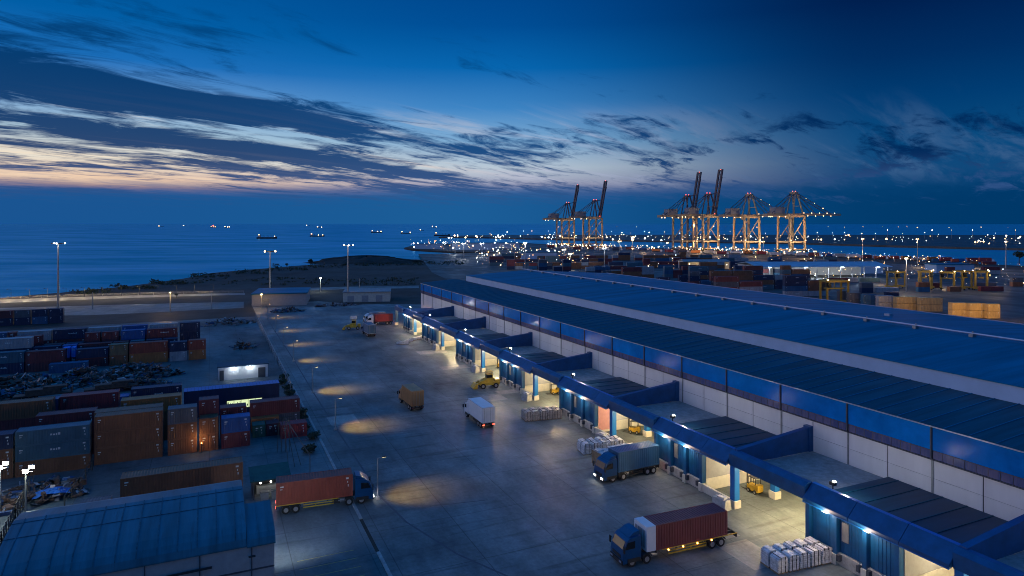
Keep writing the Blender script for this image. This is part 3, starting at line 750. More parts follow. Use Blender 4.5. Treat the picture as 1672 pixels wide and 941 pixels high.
def far_yard():
    R = random.Random(23)
    g = 'dark stacked containers beyond the warehouse roof'
    pal = ['maroon','brown','navy','dark grey','teal','maroon','navy','steel blue','brown','grey']
    rows = [(318,1035,1345),(352,985,1340),(392,985,1340),(432,930,1330),(478,880,1250),(524,828,1230),(575,800,1225),(635,800,1180)]
    far = MB(); fm = [X['c_'+q] for q in pal]
    for ri, (Y0, pa, pb) in enumerate(rows):
        px = pa; k = 0
        while px < pb:
            L = R.choice([6.06,12.19,12.19]); wpx = L*CS*F/Y0
            if R.random() < .86:
                xx = (px+wpx/2-CX)*Y0/F; yy = Y0 + (px-pa)*Y0/F*.16
                n = R.choice([2,3,3,4]) if ri < 5 else R.choice([2,2,3])
                for q in range(n):
                    c = R.choice(pal)
                    if ri > 2:
                        ca, sa = math.cos(.16), math.sin(.16); bb = len(far.v); far.box(-L/2,L/2,-1.22,1.22,.02+q*2.59,2.57+q*2.59,pal.index(c))
                        for vi in range(bb,len(far.v)): vx, vy, vz = far.v[vi]; far.v[vi] = (xx+vx*ca-vy*sa, yy+vx*sa+vy*ca, vz)
                        continue
                    container(0,0,.02+q*2.59,L,2.56,c,f"{CNAME.get(c,c)} container, {TIER[n][q]} tier, {ORD[k]} stack from the sea in {ORD[ri]} row beyond the roof",g,0,rz=.16,xy=(xx,yy))
                k += 1
            px += wpx+R.choice([1,2,2,9])*F/Y0*.6
    for Y0, pa, pb in ((322,1352,1480),(345,1352,1660),(375,1500,1668),(410,1352,1440),(430,1470,1670),(470,1460,1672),(520,1330,1672),(565,1240,1672),(610,1180,1640)):
        px = pa
        while px < pb:
            L = R.choice([6.06,12.19,12.19]); wpx = L*F/Y0
            if R.random() < .42:
                xx = (px+wpx/2-CX)*Y0/F; yy = Y0+(px-pa)*Y0/F*.12
                for q in range(R.choice([1,1,2])): far.box(xx-L/2,xx+L/2,yy-1.22,yy+1.22,.02+q*2.59,2.57+q*2.59,R.randrange(len(pal)))
            px += wpx+R.choice([1,3,8,20])*F/Y0*.6
    setting('distant_containers', far, fm, 'stuff')
    # brightly lit stacks by the gantry cranes
    g = 'containers under orange light beyond the warehouse'
    spots = [(1370,1385,'dark grey'),(1386,1408,'dark grey'),(1409,1432,'steel blue'),(1434,1461,'grey'),(1463,1498,'cream'),(1502,1540,'cream'),(1554,1578,'cream'),(1582,1606,'cream'),(1612,1634,'cream')]
    for k, (p0, p1, c) in enumerate(spots):
        Y0 = 268 if k < 6 else 248
        Y0 = [300,292,286,280,276,272,256,254,252][k]
        x0, x1 = (p0-CX)*Y0/F, (p1-CX)*Y0/F
        for q in range(2):
            nm = ['dark one beside the gantry leg','dark one past the gantry leg','bluish one','grey one','long pale one before the forklift','long pale one past the forklift','square pale one','square pale one with lit doorway','pale end one'][k]
            container(0,0,(.02+q*2.82),x1-x0-.35,2.7,c,f"{TIER[2][q]} container of an orange lit pair, {nm}",g,1,rz=.02,xy=((x0+x1)/2,Y0+1.2))
# ---------------------------------------------------------------- vehicles
WH = {}
def wheel_data():
    if not WH:
        a = MB(); a.tube((0,-.17,0),(0,.17,0),.5,16); WH['t'] = a.data('wheel', X['tyre'])
        b = MB(); b.tube((0,-.185,0),(0,.185,0),.28,12); b.tube((0,-.2,0),(0,.2,0),.10,8); WH['r'] = b.data('rim', X['rim'])
def wheels(root, xs, half=1.02, r=1.0):
    wheel_data()
    for x in xs:
        for sg in (-1,1):
            w_ = link('wheel', WH['t'], root, (x, sg*half, .5*r)); w_.scale = (r,1,r)
            link('rim', WH['r'], w_)
def cab(root, x0, col, lights=True, hgt=3.2, ln=2.2):
    m = MB(); k = hgt/3.2
    pr = [(0,.75),(ln,.45),(ln+.06,1.25*k),(ln-.08,1.95*k),(ln-.42,2.75*k),(ln-.8,3.02*k),(.35,3.2*k),(0,3.15*k)]
    m.prism([(x0+p,z) for p,z in pr], -1.22, 1.22, 'y')
    m.box(x0+ln-.05,x0+ln+.16,-1.2,1.2,.42,.85,1); m.box(x0+.1,x0+ln-.5,-1.26,1.26,.55,.95,1)
    m.prism([(x0+.1,3.2*k),(x0+ln*.62,3.06*k),(x0+ln*.35,3.5*k),(x0+.1,3.62*k)], -1.0, 1.0, 'y')
    c = part('cab', m, [X[col],X['chassis']], root)
    g = MB(); a, b = Vector((x0+ln-.045,0,2.0*k)), Vector((x0+ln-.385,0,2.72*k)); o = Vector((.03,0,.015))
    a += o; b += o; g.face([(a.x,-1.08,a.z),(a.x,1.08,a.z),(b.x,1.0,b.z),(b.x,-1.0,b.z)]); part('windscreen', g, X['glass'], c)
    for sg in (-1,1):
        s = MB(); y = sg*1.232
        s.face([(x0+.75,y,1.95*k),(x0+ln-.22,y,1.95*k),(x0+ln-.55,y,2.65*k),(x0+.75,y,2.72*k)]); part('side_window', s, X['glass'], c)
        mi = MB(); mi.box(x0+ln-.05,x0+ln+.07,sg*1.42-.13,sg*1.42+.13,1.75*k,2.45*k); mi.box(x0+ln-.12,x0+ln,min(sg*1.2,sg*1.42),max(sg*1.2,sg*1.42),2.3*k,2.36*k); part('mirror', mi, X['chassis'], c)
        h = MB(); h.box(x0+ln+.13,x0+ln+.19,sg*.85-.2,sg*.85+.2,.60,.80); part('headlight', h, X['e_head'] if lights else X['trim'], c)
    st = MB(); st.box(x0+ln+.02,x0+ln+.09,-.8,.8,1.0*k,1.35*k); part('grille', st, X['chassis'], c)
def articulated(label, loc, ang, Lt, Lc, cx0, rear_ax, steer, cabc, boxc, bar='yellow', ctn_label='', h=2.7, lights=True, reefer=False, amber=False, drive=None):
    o = thing('container_truck', label, 'truck', (*loc,0), ang)
    m = MB()
    for sg in (-.45,.45): m.box(-.0,Lt+1.2,sg-.08,sg+.08,.92,1.2)
    m.box(0,.15,-1.2,1.2,.75,1.2); m.box(Lt*.35,Lt*.35+.12,-1.15,1.15,.95,1.2); m.box(Lt*.65,Lt*.65+.12,-1.15,1.15,.95,1.2); m.box(cx0+Lc-.2,cx0+Lc,-1.2,1.2,.95,1.2)
    m.box(Lt*.72,Lt*.82,-1.1,-.6,.45,.95); m.box(Lt-.9,Lt-.1,.6,1.15,.5,1.0); m.box(Lt-.9,Lt-.1,-1.15,-.6,.5,1.0)
    part('chassis', m, X['chassis'], o)
    u = MB()
    for sg in (-1.2,1.2):
        u.box(rear_ax[-1]+.9,Lt*.74,sg-.04,sg+.04,.52,.64); u.box(rear_ax[-1]+.9,Lt*.74,sg-.04,sg+.04,.84,.94); u.box(Lt*.5,Lt*.5+.1,sg-.03,sg+.03,.64,.84)
        u.box(0,Lt*.8,sg-.05,sg+.05,1.12,1.22)
    part('side_guard', u, X[bar], o)
    for sg in (-1,1):
        for ax_ in list(rear_ax)+list(drive or [Lt-.55]):
            fd = MB(); fd.prism([(ax_-.62,.75),(ax_-.5,1.0),(ax_-.25,1.12),(ax_+.25,1.12),(ax_+.5,1.0),(ax_+.62,.75),(ax_+.56,.75),(ax_+.44,.95),(ax_+.22,1.06),(ax_-.22,1.06),(ax_-.44,.95),(ax_-.56,.75)],sg*1.03-.2,sg*1.03+.2); part('mudguard', fd, X['chassis'], o)
        tk = MB(); tk.tube((Lt-1.9,sg*.85,.78),(Lt-1.0,sg*.85,.78),.27,10); part('fuel_tank', tk, X['steel'], o)
    wheels(o, list(rear_ax)+list(drive or [Lt-.55])+[steer])
    cab(o, Lt+.2, cabc, lights)
    for sg in (-1,1):
        t_ = MB(); t_.box(-.05,0,sg*.9-.22,sg*.9+.22,.82,.98); part('tail_light', t_, X['e_red'], o)
    if amber:
        for k in range(4):
            a = MB(); a.ball((0,0,0),.09); part('marker_lamp', a, X['e_amber'], o, (rear_ax[-1]+.2+k*1.9,1.28,1.05))
    if reefer:
        q = MB(); q.box(cx0+Lc+.02,cx0+Lc+1.15,-1.22,1.22,1.24,1.22+h); 
        for k in range(4): q.box(cx0+Lc+1.15,cx0+Lc+1.18,-1.0+k*.5,-.62+k*.5,1.5,3.4,1)
        part('refrigeration_unit', q, [X['cabwhite'],X['greywall']], o)
    ca, sa = math.cos(ang), math.sin(ang); xc = cx0+Lc/2
    container(0,0,1.225,Lc,h,boxc,ctn_label,'containers riding on trucks',2,rz=ang,xy=(loc[0]+xc*ca,loc[1]+xc*sa),dooredge=-1)
    return o
def box_truck(label, loc, ang, L, h, cabc, boxmat, lights=False, name='box_truck', cat='truck', tails=True, ribs=False):
    o = thing(name, label, cat, (*loc,0), ang)
    m = MB()
    for sg in (-.45,.45): m.box(0,L+.6,sg-.08,sg+.08,.75,1.0)
    m.box(-.02,.1,-1.2,1.2,.55,.8); m.box(L*.4,L*.7,-1.12,-.6,.45,.95); m.box(L*.4,L*.7,.6,1.12,.45,.95); part('chassis', m, X['chassis'], o)
    b = MB(); b.box(0,L,-1.22,1.22,1.02,1.0+h)
    if ribs:
        x = .3
        while x < L-.2: b.box(x,x+.14,-1.26,1.26,1.1,.95+h); x += .36
    else:
        for z in (1.04,.9+h): b.box(-.01,L+.01,-1.245,1.245,z,z+.08,1)
    c = part('cargo_box', b, [X[boxmat],X['trim']], o)
    for sg in (-1,1):
        d = MB(); d.box(-.05,-.005,min(.03*sg,1.17*sg),max(.03*sg,1.17*sg),1.12,.88+h); 
        for q in (.35,.8): d.tube((-.08,sg*q,1.15),(-.08,sg*q,.85+h),.022,5,m=1)
        part('rear_door', d, [X[boxmat],X['steel']], c)
        t_ = MB(); t_.box(-.08,-.02,sg*.95-.2,sg*.95+.2,.6,.78); part('tail_light', t_, X['e_red'] if tails else X['c_maroon'], o)
    wheels(o, [1.0,2.1,L+1.0]); cab(o, L+.25, cabc, lights, 2.9, 1.9)
    return o
def loader(label, loc, ang, sc=1.0, load=False):
    o = thing('loader', label, 'loader', (*loc,0), ang)
    m = MB(); m.box(-2.3,2.0,-.9,.9,.7,1.35); m.box(-2.4,-1.4,-1.0,1.0,.9,1.9); m.prism([(-.9,1.3),(2.1,1.3),(2.1,1.6),(-.4,2.1),(-.9,2.1)],-.85,.85); part('body', m, X['yellow'], o)
    c = MB(); c.box(-.9,.5,-.75,.75,1.9,3.1); 
    for x in (-.9,.42):
        for y in (-.75,.67): c.box(x,x+.08,y,y+.08,3.1,3.5)
    c.box(-1.0,.6,-.85,.85,3.5,3.6); part('cab', c, [X['yellow']], o)
    part('cab_window', MB().box(-.8,.53,-.78,.78,2.3,2.95), X['glass'], o)
    a = MB(); 
    for y in (-.7,.7): a.beam((.6,y,1.9),(2.9,y,.9),.2,.35)
    a.prism([(2.7,.15),(3.6,.12),(3.7,.3),(3.0,1.2),(2.7,1.2)],-1.2,1.2); part('bucket_arm', a, X['yellow'], o)
    wheels(o, [-1.5,1.4], .95, 1.15)
    if load: part('load', MB().box(-1.0,.9,-.8,.8,3.62,4.5), X['sack'], o)
    o.scale = (sc,sc,sc)
def pallets(origin, ang, nc, nr, mat, h, labf, group, w=1.28, gap=.16, seed=1):
    R = random.Random(seed); pd = None
    for r in range(nr):
        for c in range(nc):
            lx, ly = (c+.5)*(w+gap), (r+.5)*(w+gap)
            x = origin[0]+lx*math.cos(ang)-ly*math.sin(ang); y = origin[1]+lx*math.sin(ang)+ly*math.cos(ang)
            o = thing('sack_pallet', labf(c,r), 'pallet', (x,y,.02), ang+R.uniform(-.04,.04), group)
            if pd is None:
                p = MB()
                for k in range(5): p.box(-w/2+.01,w/2-.01,-w/2+.02+k*(w-.2)/4.2,-w/2+.2+k*(w-.2)/4.2,.11,.14)
                for k in (-.5,0,.42): p.box(-w/2+.01+ (k+.5)*(w-.14),-w/2+.13+(k+.5)*(w-.14),-w/2,w/2,0,.11)
                pd = p.data('pallet', X['wood'])
            link('pallet', pd, o)
            m = MB(); n = max(4,int(h/.24)); dh = (h-.15)/n
            for k in range(n):
                j, q, s = R.uniform(-.03,.03), R.uniform(-.03,.03), R.uniform(.0,.05)
                z0 = .15+k*dh; z1 = z0+dh-.02; hw = w/2-s; top = k == n-1
                if top:
                    hw -= .04
                    m.prism([(-hw+j,z0),(hw+j,z0),(hw+j-.05,z0+dh*.6),(hw*.55+j,z1+R.uniform(0,.12)),(-hw*.45+j,z1+R.uniform(-.03,.1)),(-hw+j+.05,z0+dh*.5)],-hw+q,hw+q)
                else: m.box(-hw+j,hw+j,-hw+q,hw+q,z0,z1)
            link('load', m.data('load', X[mat]), o)
            s = MB()
            for k in (-.28,.28): s.box(k-.025,k+.025,-w/2-.012,w/2+.012,.15,h+.012)
            link('strap', s.data('strap', X['strap']), o)
def vehicles():
    # red container artic on the yard side
    p = Vector(G(467,840)); q = Vector(G(590.2,822.8)); a = math.atan2(q.y-p.y,q.x-p.x); d = Vector((math.cos(a),math.sin(a))); n = Vector((-d.y,d.x))
    L = (q-p).length; base = p + n*1.15 - d*1.2
    articulated('blue cab articulated lorry hauling a long rust red container on a yellow skeletal trailer', tuple(base), a, L+.2, L+.05, .05, (1.2,2.35), 1.2+L, 'cabblue','rust red','yellow','rust red container on the yellow skeletal trailer of the blue cab lorry',2.75)
    # maroon container artic by the docks
    p = Vector(G(1177.2,892.8)); q = Vector(G(1031.8,926.3)); a = math.atan2(q.y-p.y,q.x-p.x); d = Vector((math.cos(a),math.sin(a))); n = Vector((-d.y,d.x))
    L = (q-p).length; base = p - n*1.15 - d*2.2
    articulated('blue cab articulated lorry with maroon container, white refrigeration unit and amber marker lamps', tuple(base), a, L+.9, L-2.1, 1.35, (2.2,3.4), 2.2+L, 'cabblue','maroon','yellow','maroon container on the lorry with a white refrigeration unit',2.65,lights=False,reefer=True,amber=True)
    # dark blue container lorry at the white sacks
    p = Vector(G(1067,773.7)); q = Vector(G(1001.7,787.8)); a = math.atan2(q.y-p.y,q.x-p.x); d = Vector((math.cos(a),math.sin(a))); n = Vector((-d.y,d.x))
    L = (q-p).length; base = p - n*1.15 - d*1.0
    articulated('small blue cab lorry with steel blue container backed up to the dock beside white sacks', tuple(base), a, L+.2, L+.2, .0, (1.0,2.1), 1.0+L+.1, 'cabblue','steel blue','chassis','steel blue container on the small blue lorry backed up to the dock',2.75, drive=[L-.7])
    # flatbed of pale sacks behind it
    b2 = base - n*3.1 + d*.6
    o = thing('flatbed_trailer', 'flatbed trailer loaded with pale sacks behind the small blue lorry', 'trailer', (*b2,0), a)
    m = MB(); m.box(0,7.4,-1.2,1.2,1.0,1.2)
    for sg in (-1.2,1.14): m.box(0,7.4,sg,sg+.06,1.2,2.6)
    m.box(7.34,7.4,-1.2,1.2,1.2,2.9); part('bed', m, X['wood'], o)
    m = MB()
    for i in range(6):
        for j in range(2): m.box(.15+i*1.18,1.2+i*1.18,-1.1+j*1.12,-.03+j*1.12,1.22,2.9+RN.uniform(-.08,.1))
    part('load', m, X['sack'], o); wheels(o, [1.0,2.1])
    a = math.radians(114)
    box_truck('white box lorry seen from behind with red tail lights', ((G(788.7,700.8)[0]+G(806.9,698.9)[0])/2, 116.4), a, 7.0, 2.75, 'cabwhite', 'cabwhite')
    a = math.radians(117); 
    box_truck('tan brown box lorry seen from behind on the open apron', ((G(672.7,672.4)[0]+G(691.6,671.2)[0])/2, 127.2), a, 6.2, 2.9, 'c_tan', 'c_tan', tails=False, ribs=True)
    box_truck('small dark blue box lorry far down the apron', ((G(601,550.5)[0]+G(613.7,550.5)[0])/2, 210.7), math.radians(116), 6.2, 2.9, 'cabblue', 'c_steel blue', tails=False)
    x_, y_ = G(641,529); articulated('lorry with red container parked by the last dock column', (x_,y_), math.radians(200), 6.8, 6.4, .1, (1.0,2.1), 7.8, 'cabwhite','red','chassis','red container on the lorry parked by the last dock column',2.6,lights=False, drive=[6.0])
    x_, y_ = G(628,525); box_truck('pale grey box lorry beside the lorry with red container', (x_,y_), math.radians(205), 5.5, 2.7, 'cabwhite', 'c_grey', tails=False)
    loader('rusty yellow wheel loader standing before the lit dock bay', G(797,633), math.radians(198), 1.0)
    loader('yellow loader carrying a white crate far down the apron', G(577,538), math.radians(190), 1.0, True)
    for k, (px, py, s_) in enumerate(((1212,800,0),(1228,795,1),(905,667,0),(984,690,1))):
        pass
    va = TH
    pallets(G(858,690), math.radians(17), 5, 2, 'sackb', 1.75, lambda c,r: f"strapped pallet of tan sacks, {ORD[c]} from the lorry end, {['front','back'][r]} row", 'tan sack pallets on the apron', seed=3)
    pallets(G(952.8,745), math.radians(17), 5, 2, 'sack', 1.75, lambda c,r: f"strapped pallet of white sacks, {ORD[c]} from the open apron, {['front','back'][r]} row by the blue lorry", 'white sack pallets beside the blue lorry', seed=4)
    pallets(G(1271,941), math.radians(20), 5, 2, 'sack', 1.7, lambda c,r: f"white wrapped pallet below the dock doors, {ORD[c]} from the maroon lorry, {['front','back'][r]} row", 'wrapped pallets below the dock doors', seed=5)
    R = random.Random(8)
    for k in range(7):
        x_, y_ = G(652+k*6, 563-k*1.5+R.uniform(-2,2)); o = thing('pallet_load', f"low pale load scattered on the far apron, {ORD[k]} from the sea side", 'pallet', (x_,y_,.02), R.uniform(0,1), 'scattered loads on the far apron')
        m = MB(); hh = R.uniform(.5,1.2); m.box(-.7,.7,-.6,.6,.14,hh); m.box(-.3,.6,-.5,.4,hh,hh+.25); part('load', m, X['sack'], o); part('pallet', MB().box(-.75,.75,-.65,.65,0,.13), X['wood'], o)
    # concrete blocks and forklifts by the dock columns
    for i, (a_, b_, p_, c_) in enumerate(BOXES[2:7]):
        nm = ['by the bay nearest the maroon lorry','by the bay with the blue lorry','by the bay with white sacks','by the bay with the wheel loader','by the fifth lit bay'][i]
        o = thing('barrier_block', f"pale concrete block at the dock column {nm}", 'concrete block', (*W(p_+.4,58.9),.0), TH+.2, 'concrete blocks at the dock columns')
        m = MB(); m.prism([(-.75,0),(.75,0),(.6,.5),(.5,1.35),(-.5,1.35),(-.6,.5)],-1.0,1.0); part('block', m, X['concrete'], o); part('lid', MB().box(-.35,.3,-.7,.4,1.36,1.6), X['sack'], o)
    for i, (a_, b_, p_, c_) in enumerate(BOXES[1:7]):
        s_ = p_+ (b_-p_)*.45; x_ = 66.5
        nm = ['nearest the camera','second along','third along','fourth along','fifth along','sixth along'][i]
        o = thing('forklift', f"yellow forklift under the canopy in the lit bay {nm}", 'forklift', (*W(s_,x_),0), TH+.9+i*.7, 'forklifts under the dock canopy')
        m = MB(); m.box(-1.0,.8,-.5,.5,.3,1.0); m.box(-1.1,-.5,-.5,.5,.5,1.25); part('body', m, X['yellow'], o)
        m = MB(); 
        for xx in (-.7,.5):
            for yy in (-.48,.42): m.box(xx,xx+.06,yy,yy+.06,1.0,2.05)
        m.box(-.75,.6,-.5,.5,2.05,2.12); m.box(.85,.95,-.4,-.28,.1,2.5); m.box(.85,.95,.28,.4,.1,2.5); part('mast_frame', m, X['darksteel'], o)
        m = MB(); m.box(.95,1.9,-.4,-.28,.1,.16); m.box(.95,1.9,.28,.4,.1,.16); part('fork', m, X['darksteel'], o); wheels(o,[-.6,.5],.45,.55)
    R = random.Random(19); 
    for i, (a_, b_, p_, c_) in enumerate(BOXES[1:7]):
        for k in range(3):
            s_ = c_+1.2+k*(p_-c_-2.4)/3; h_ = R.uniform(.8,1.7); cc = R.choice(['wood','sackb','steel','sack'])
            o = thing('storage_crate', f"{dict(wood='wooden',sackb='tan',steel='grey metal',sack='pale')[cc]} crate at the back wall, {ORD[k]} from the outer end of the {ORD[i]} bay", 'crate', (*W(s_+.5,72.6),.01), TH, 'crates at the back of the dock bays')
            m = MB(); m.box(-.7,.7,-.6,.6,.12,h_); part('box', m, X[cc], o); f = MB()
            for xx in (-.7,.62): f.box(xx,xx+.1,-.62,.62,0,h_+.02)
            part('frame', f, X['wood'], o)
# ---------------------------------------------------------------- quay cranes
def quay_crane(label, px, yfoot, boom_up, sc=1.0, lit=1.0, ang=math.radians(24), far=False):
    x_, y_ = G(px,yfoot)
    o = thing('quay_crane', label, 'crane', (x_,y_,0), ang, 'ship to shore cranes on the quay')
    o.scale = (sc,sc,sc)
    GZ, AZ = 47.0, 74.0
    LEG, B = (0.0,25.0), (-10.0,10.0)
    for x in LEG:
        for y in B:
            m = MB(); m.beam((x,y,2),(x,y*.92,GZ-1),2.3,2.1)
            part('leg', m, X['crane'], o)
            bg = MB(); bg.box(x-3.2,x+3.2,y-1.2,y+1.2,.4,2.4); 
            for k in range(4): bg.tube((x-2.4+k*1.6,y-.5,.5),(x-2.4+k*1.6,y+.5,.5),.5,8)
            part('bogie', bg, X['darksteel'], o)
    m = MB()
    for y in B:
        m.beam((LEG[0],y,13),(LEG[1],y,13),1.7,2.0); m.beam((LEG[0],y*.94,GZ-2),(LEG[1],y*.94,GZ-2),1.6,2.0)
        m.beam((LEG[0],y,14),(LEG[1],y*.93,GZ-4),.9,.9); m.beam((LEG[1],y,14),(LEG[0]+12,y*.96,28.5),.7,.7); m.beam((LEG[0],y,3),(LEG[1],y,3),1.0,1.2)
    for x in LEG: m.beam((x,B[0],13),(x,B[1],13),1.6,2.0); m.beam((x,B[0]*.92,GZ-2),(x,B[1]*.92,GZ-2),1.6,2.4); m.beam((x,B[0],3),(x,B[1],3),1.4,1.6)
    part('portal_beam', m, X['crane'], o)
    m = MB()
    for y in (-3.2,3.2): m.beam((-27,y,GZ),(27,y,GZ),1.5,3.0)
    for k in range(10): m.beam((-26+k*5.8,-3.2,GZ),(-26+k*5.8,3.2,GZ),.6,.8)
    m.box(-31,-27,-3.5,3.5,GZ-2.2,GZ+1.2)
    part('girder', m, X['crane'], o)
    ap = MB(); AX = 17.0
    for y in (-3.6,3.6): ap.beam((25,y*2,GZ),(AX+1.5,y,AZ),1.3,1.5); ap.beam((10,y*1.4,GZ),(AX-1.5,y,AZ),1.0,1.1)
    ap.box(AX-3,AX+3,-4.2,4.2,AZ-.6,AZ+1.6); ap.beam((22,-6,58),(22,6,58),.8,.8)
    part('apex_frame', ap, X['craneunlit'] if boom_up else X['crane'], o)  # cranes with raised booms get the darker, unlit colour up here
    bs = MB()
    for y in (-3.4,3.4): bs.beam((AX-2,y,AZ),(-24,y,GZ+1.2),.7,.7); bs.beam((AX-2,y,AZ),(-6,y,GZ+1.2),.55,.55)
    part('back_stay', bs, X['craneunlit'], o)
    hs = MB(); hs.box(-19,-3,-4.6,4.6,GZ+1.5,GZ+8.5); hs.prism([(-19.4,GZ+8.5),(-2.6,GZ+8.5),(-4,GZ+9.6),(-18,GZ+9.6)],-4.9,4.9); part('machinery_house', hs, X['house'], o)
    bm = MB(); LB = 62.0 if boom_up else 70.0; th = math.radians(79) if boom_up else 0.0
    def P(u, y, h=0): return (26+u*math.cos(th)-h*math.sin(th), y, GZ+.4+u*math.sin(th)+h*math.cos(th))
    for y in (-3.0,3.0): bm.beam(P(0,y),P(LB,y),1.8,2.8); 
    for k in range(11): bm.beam(P(k*6.1,-3.0),P(k*6.1,3.0),.6,.8)
    bm.beam(P(LB-1.5,-3.6),P(LB-1.5,3.6),1.4,2.4)
    part('boom', bm, X['craneunlit'] if boom_up else X['crane'], o)
    fs = MB()
    for y in (-3.2,3.2):
        if boom_up: fs.beam((AX+2,y,AZ),P(30,y),.5,.5); fs.beam(P(30,y),P(52,y,-2),.5,.5)
        else: fs.beam((AX+2,y,AZ),P(24,y,1.2),.6,.6); fs.beam((AX+2,y,AZ),P(52,y,1.2),.7,.7)
    part('fore_stay', fs, X['craneunlit'], o)
    tr = MB(); tr.box(6,11,-3,3,GZ-3.4,GZ-1.4); tr.box(8,10.8,3.2,5.6,GZ-5.6,GZ-2.6); part('trolley_cab', tr, X['house'], o)
    ld = MB(); 
    for k in range(7): ld.beam((LEG[0]-1.6,B[0]-1.6+(k%2)*3,4+k*6),(LEG[0]-1.6,B[0]+1.6-(k%2)*3,10+k*6),.5,.35)
    part('stair', ld, X['crane'], o)
    lb = MB().octa((0,0,0),.60).data('lamp', X['e_small']); lr = MB().octa((0,0,0),.75).data('lamp', X['e_red'])
    def bulb(p, d=lb): link('lamp', d, o, p)
    bulb((AX-2.4,0,AZ+2.4),lr); bulb((AX+2.4,0,AZ+2.4),lr)
    if boom_up: bulb(P(LB,0,0),lr); 
    for x in ((-29,-24,-12,-2,6,16,22) if lit else (-29,-12)): bulb((x,-4.2,GZ-2.6))
    if not boom_up:
        for k in range(9): bulb(P(4+k*6.8,-3.8,-1.8 if k%2 else 1.8))
        for k in (1,2,3): bulb((AX+2+k*15,-3.2,AZ-k*6.2))
    else: bulb((24,-4,GZ+2),lr)
    for x, y, z in ((0,-11.4,15),(25,-11.4,15)): bulb((x,y,z))
    if lit:
        ca, sa = math.cos(ang)*sc, math.sin(ang)*sc
        for x, y, z, pw in ((12,-20,34*sc,1.0),(12,-26,12,LP['quay']/LP['crane'])):
            lamp('crane_light','POINT',(x_+x*ca-y*sa, y_+x*sa+y*ca, z), LP['crane']*pw*lit, (1,.62,.26), 1.5)
def cranes():
    a = math.radians(24)
    quay_crane('quay crane with raised boom on the sea side of the distant pair', 913, 401.0, True, .95, .35)
    quay_crane('quay crane with raised boom on the harbour side of the distant pair', 957, 401.6, True, 1.0, .35)
    quay_crane('quay crane with raised boom, first of the four lit cranes', 1106, 408.8, True, 1.0, .8)
    quay_crane('quay crane with raised boom standing second among the four lit cranes', 1140, 409.8, True, 1.02, .8)
    quay_crane('quay crane with lowered boom between the raised booms and the last crane', 1207, 411.0, False, 1.0, 1.0)
    quay_crane('brightly lit quay crane with lowered boom reaching out over the basin', 1280, 412.0, False, 1.02, 1.1)
def straddle_carriers():
    nm = ['standing alone by the warehouse roof','by the bright floodlight mast','second in the lit row','third in the lit row','fourth in the lit row','last in the lit row']
    for k, (px, py, w_, hh) in enumerate(((1362,497,10,10.5),(1463,471,8,9.2),(1511,473,8.5,10),(1547,473,6,9.5),(1572,473,6.5,10),(1602,474,8.5,10.2))):
        x_, y_ = G(px,py)
        o = thing('straddle_carrier', f"yellow straddle carrier {nm[k]}", 'straddle carrier', (x_,y_,0), [.12,.5,.9,-.5,.35,1.0][k], 'straddle carriers in the port yard')
        for sx in (-w_/2,w_/2):
            for sy in (-2.6,2.6):
                m = MB(); m.beam((sx,sy,1.2),(sx,sy,hh),.75,.75); part('leg', m, X['ryellow'], o)
        m = MB()
        for sy in (-2.6,2.6): m.beam((-w_/2-.6,sy,hh),(w_/2+.6,sy,hh),.7,.9)
        for sx in (-w_/2,w_/2): m.beam((sx,-3.4,hh),(sx,3.4,hh),.7,.8)
        part('top_frame', m, X['ryellow'], o)
        for sx in (-w_/2,w_/2): part('wheel_beam', MB().beam((sx,-3.8,1.3),(sx,3.8,1.3),.8,.8), X['ryellow'], o)
        m = MB(); m.box(-w_/2-.5,-w_/2+1.2,-3.9,-2.7,hh-2.6,hh-.6); part('cab', m, X['glass'], o)
        m = MB(); m.box(-w_/2+.8,w_/2-.8,-1.2,1.2,hh-3.6,hh-3.0); m.beam((0,0,hh-3),(0,0,hh),.3,.3); part('spreader', m, X['ryellow'], o)
        for sx in (-w_/2,w_/2): wheels_ = [link('wheel', WH['t'], o, (sx,sy,.6)) for sy in (-3.2,-1.2,1.2,3.2)]
        bl = MB().octa((0,0,0),.38).data('lamp', X['e_small']); link('lamp', bl, o, (-w_/2,-3.3,hh+.6)); link('lamp', bl, o, (w_/2,-3.3,hh+.6))
        lamp('carrier_light','POINT',(x_,y_-7,8.5), LP['carrier'], (1,.72,.30), .5)
def MB_join(a,b):
    k = len(a.v); a.v += b.v; a.f += [tuple(i+k for i in q) for q in b.f]; a.m += b.m
    return a
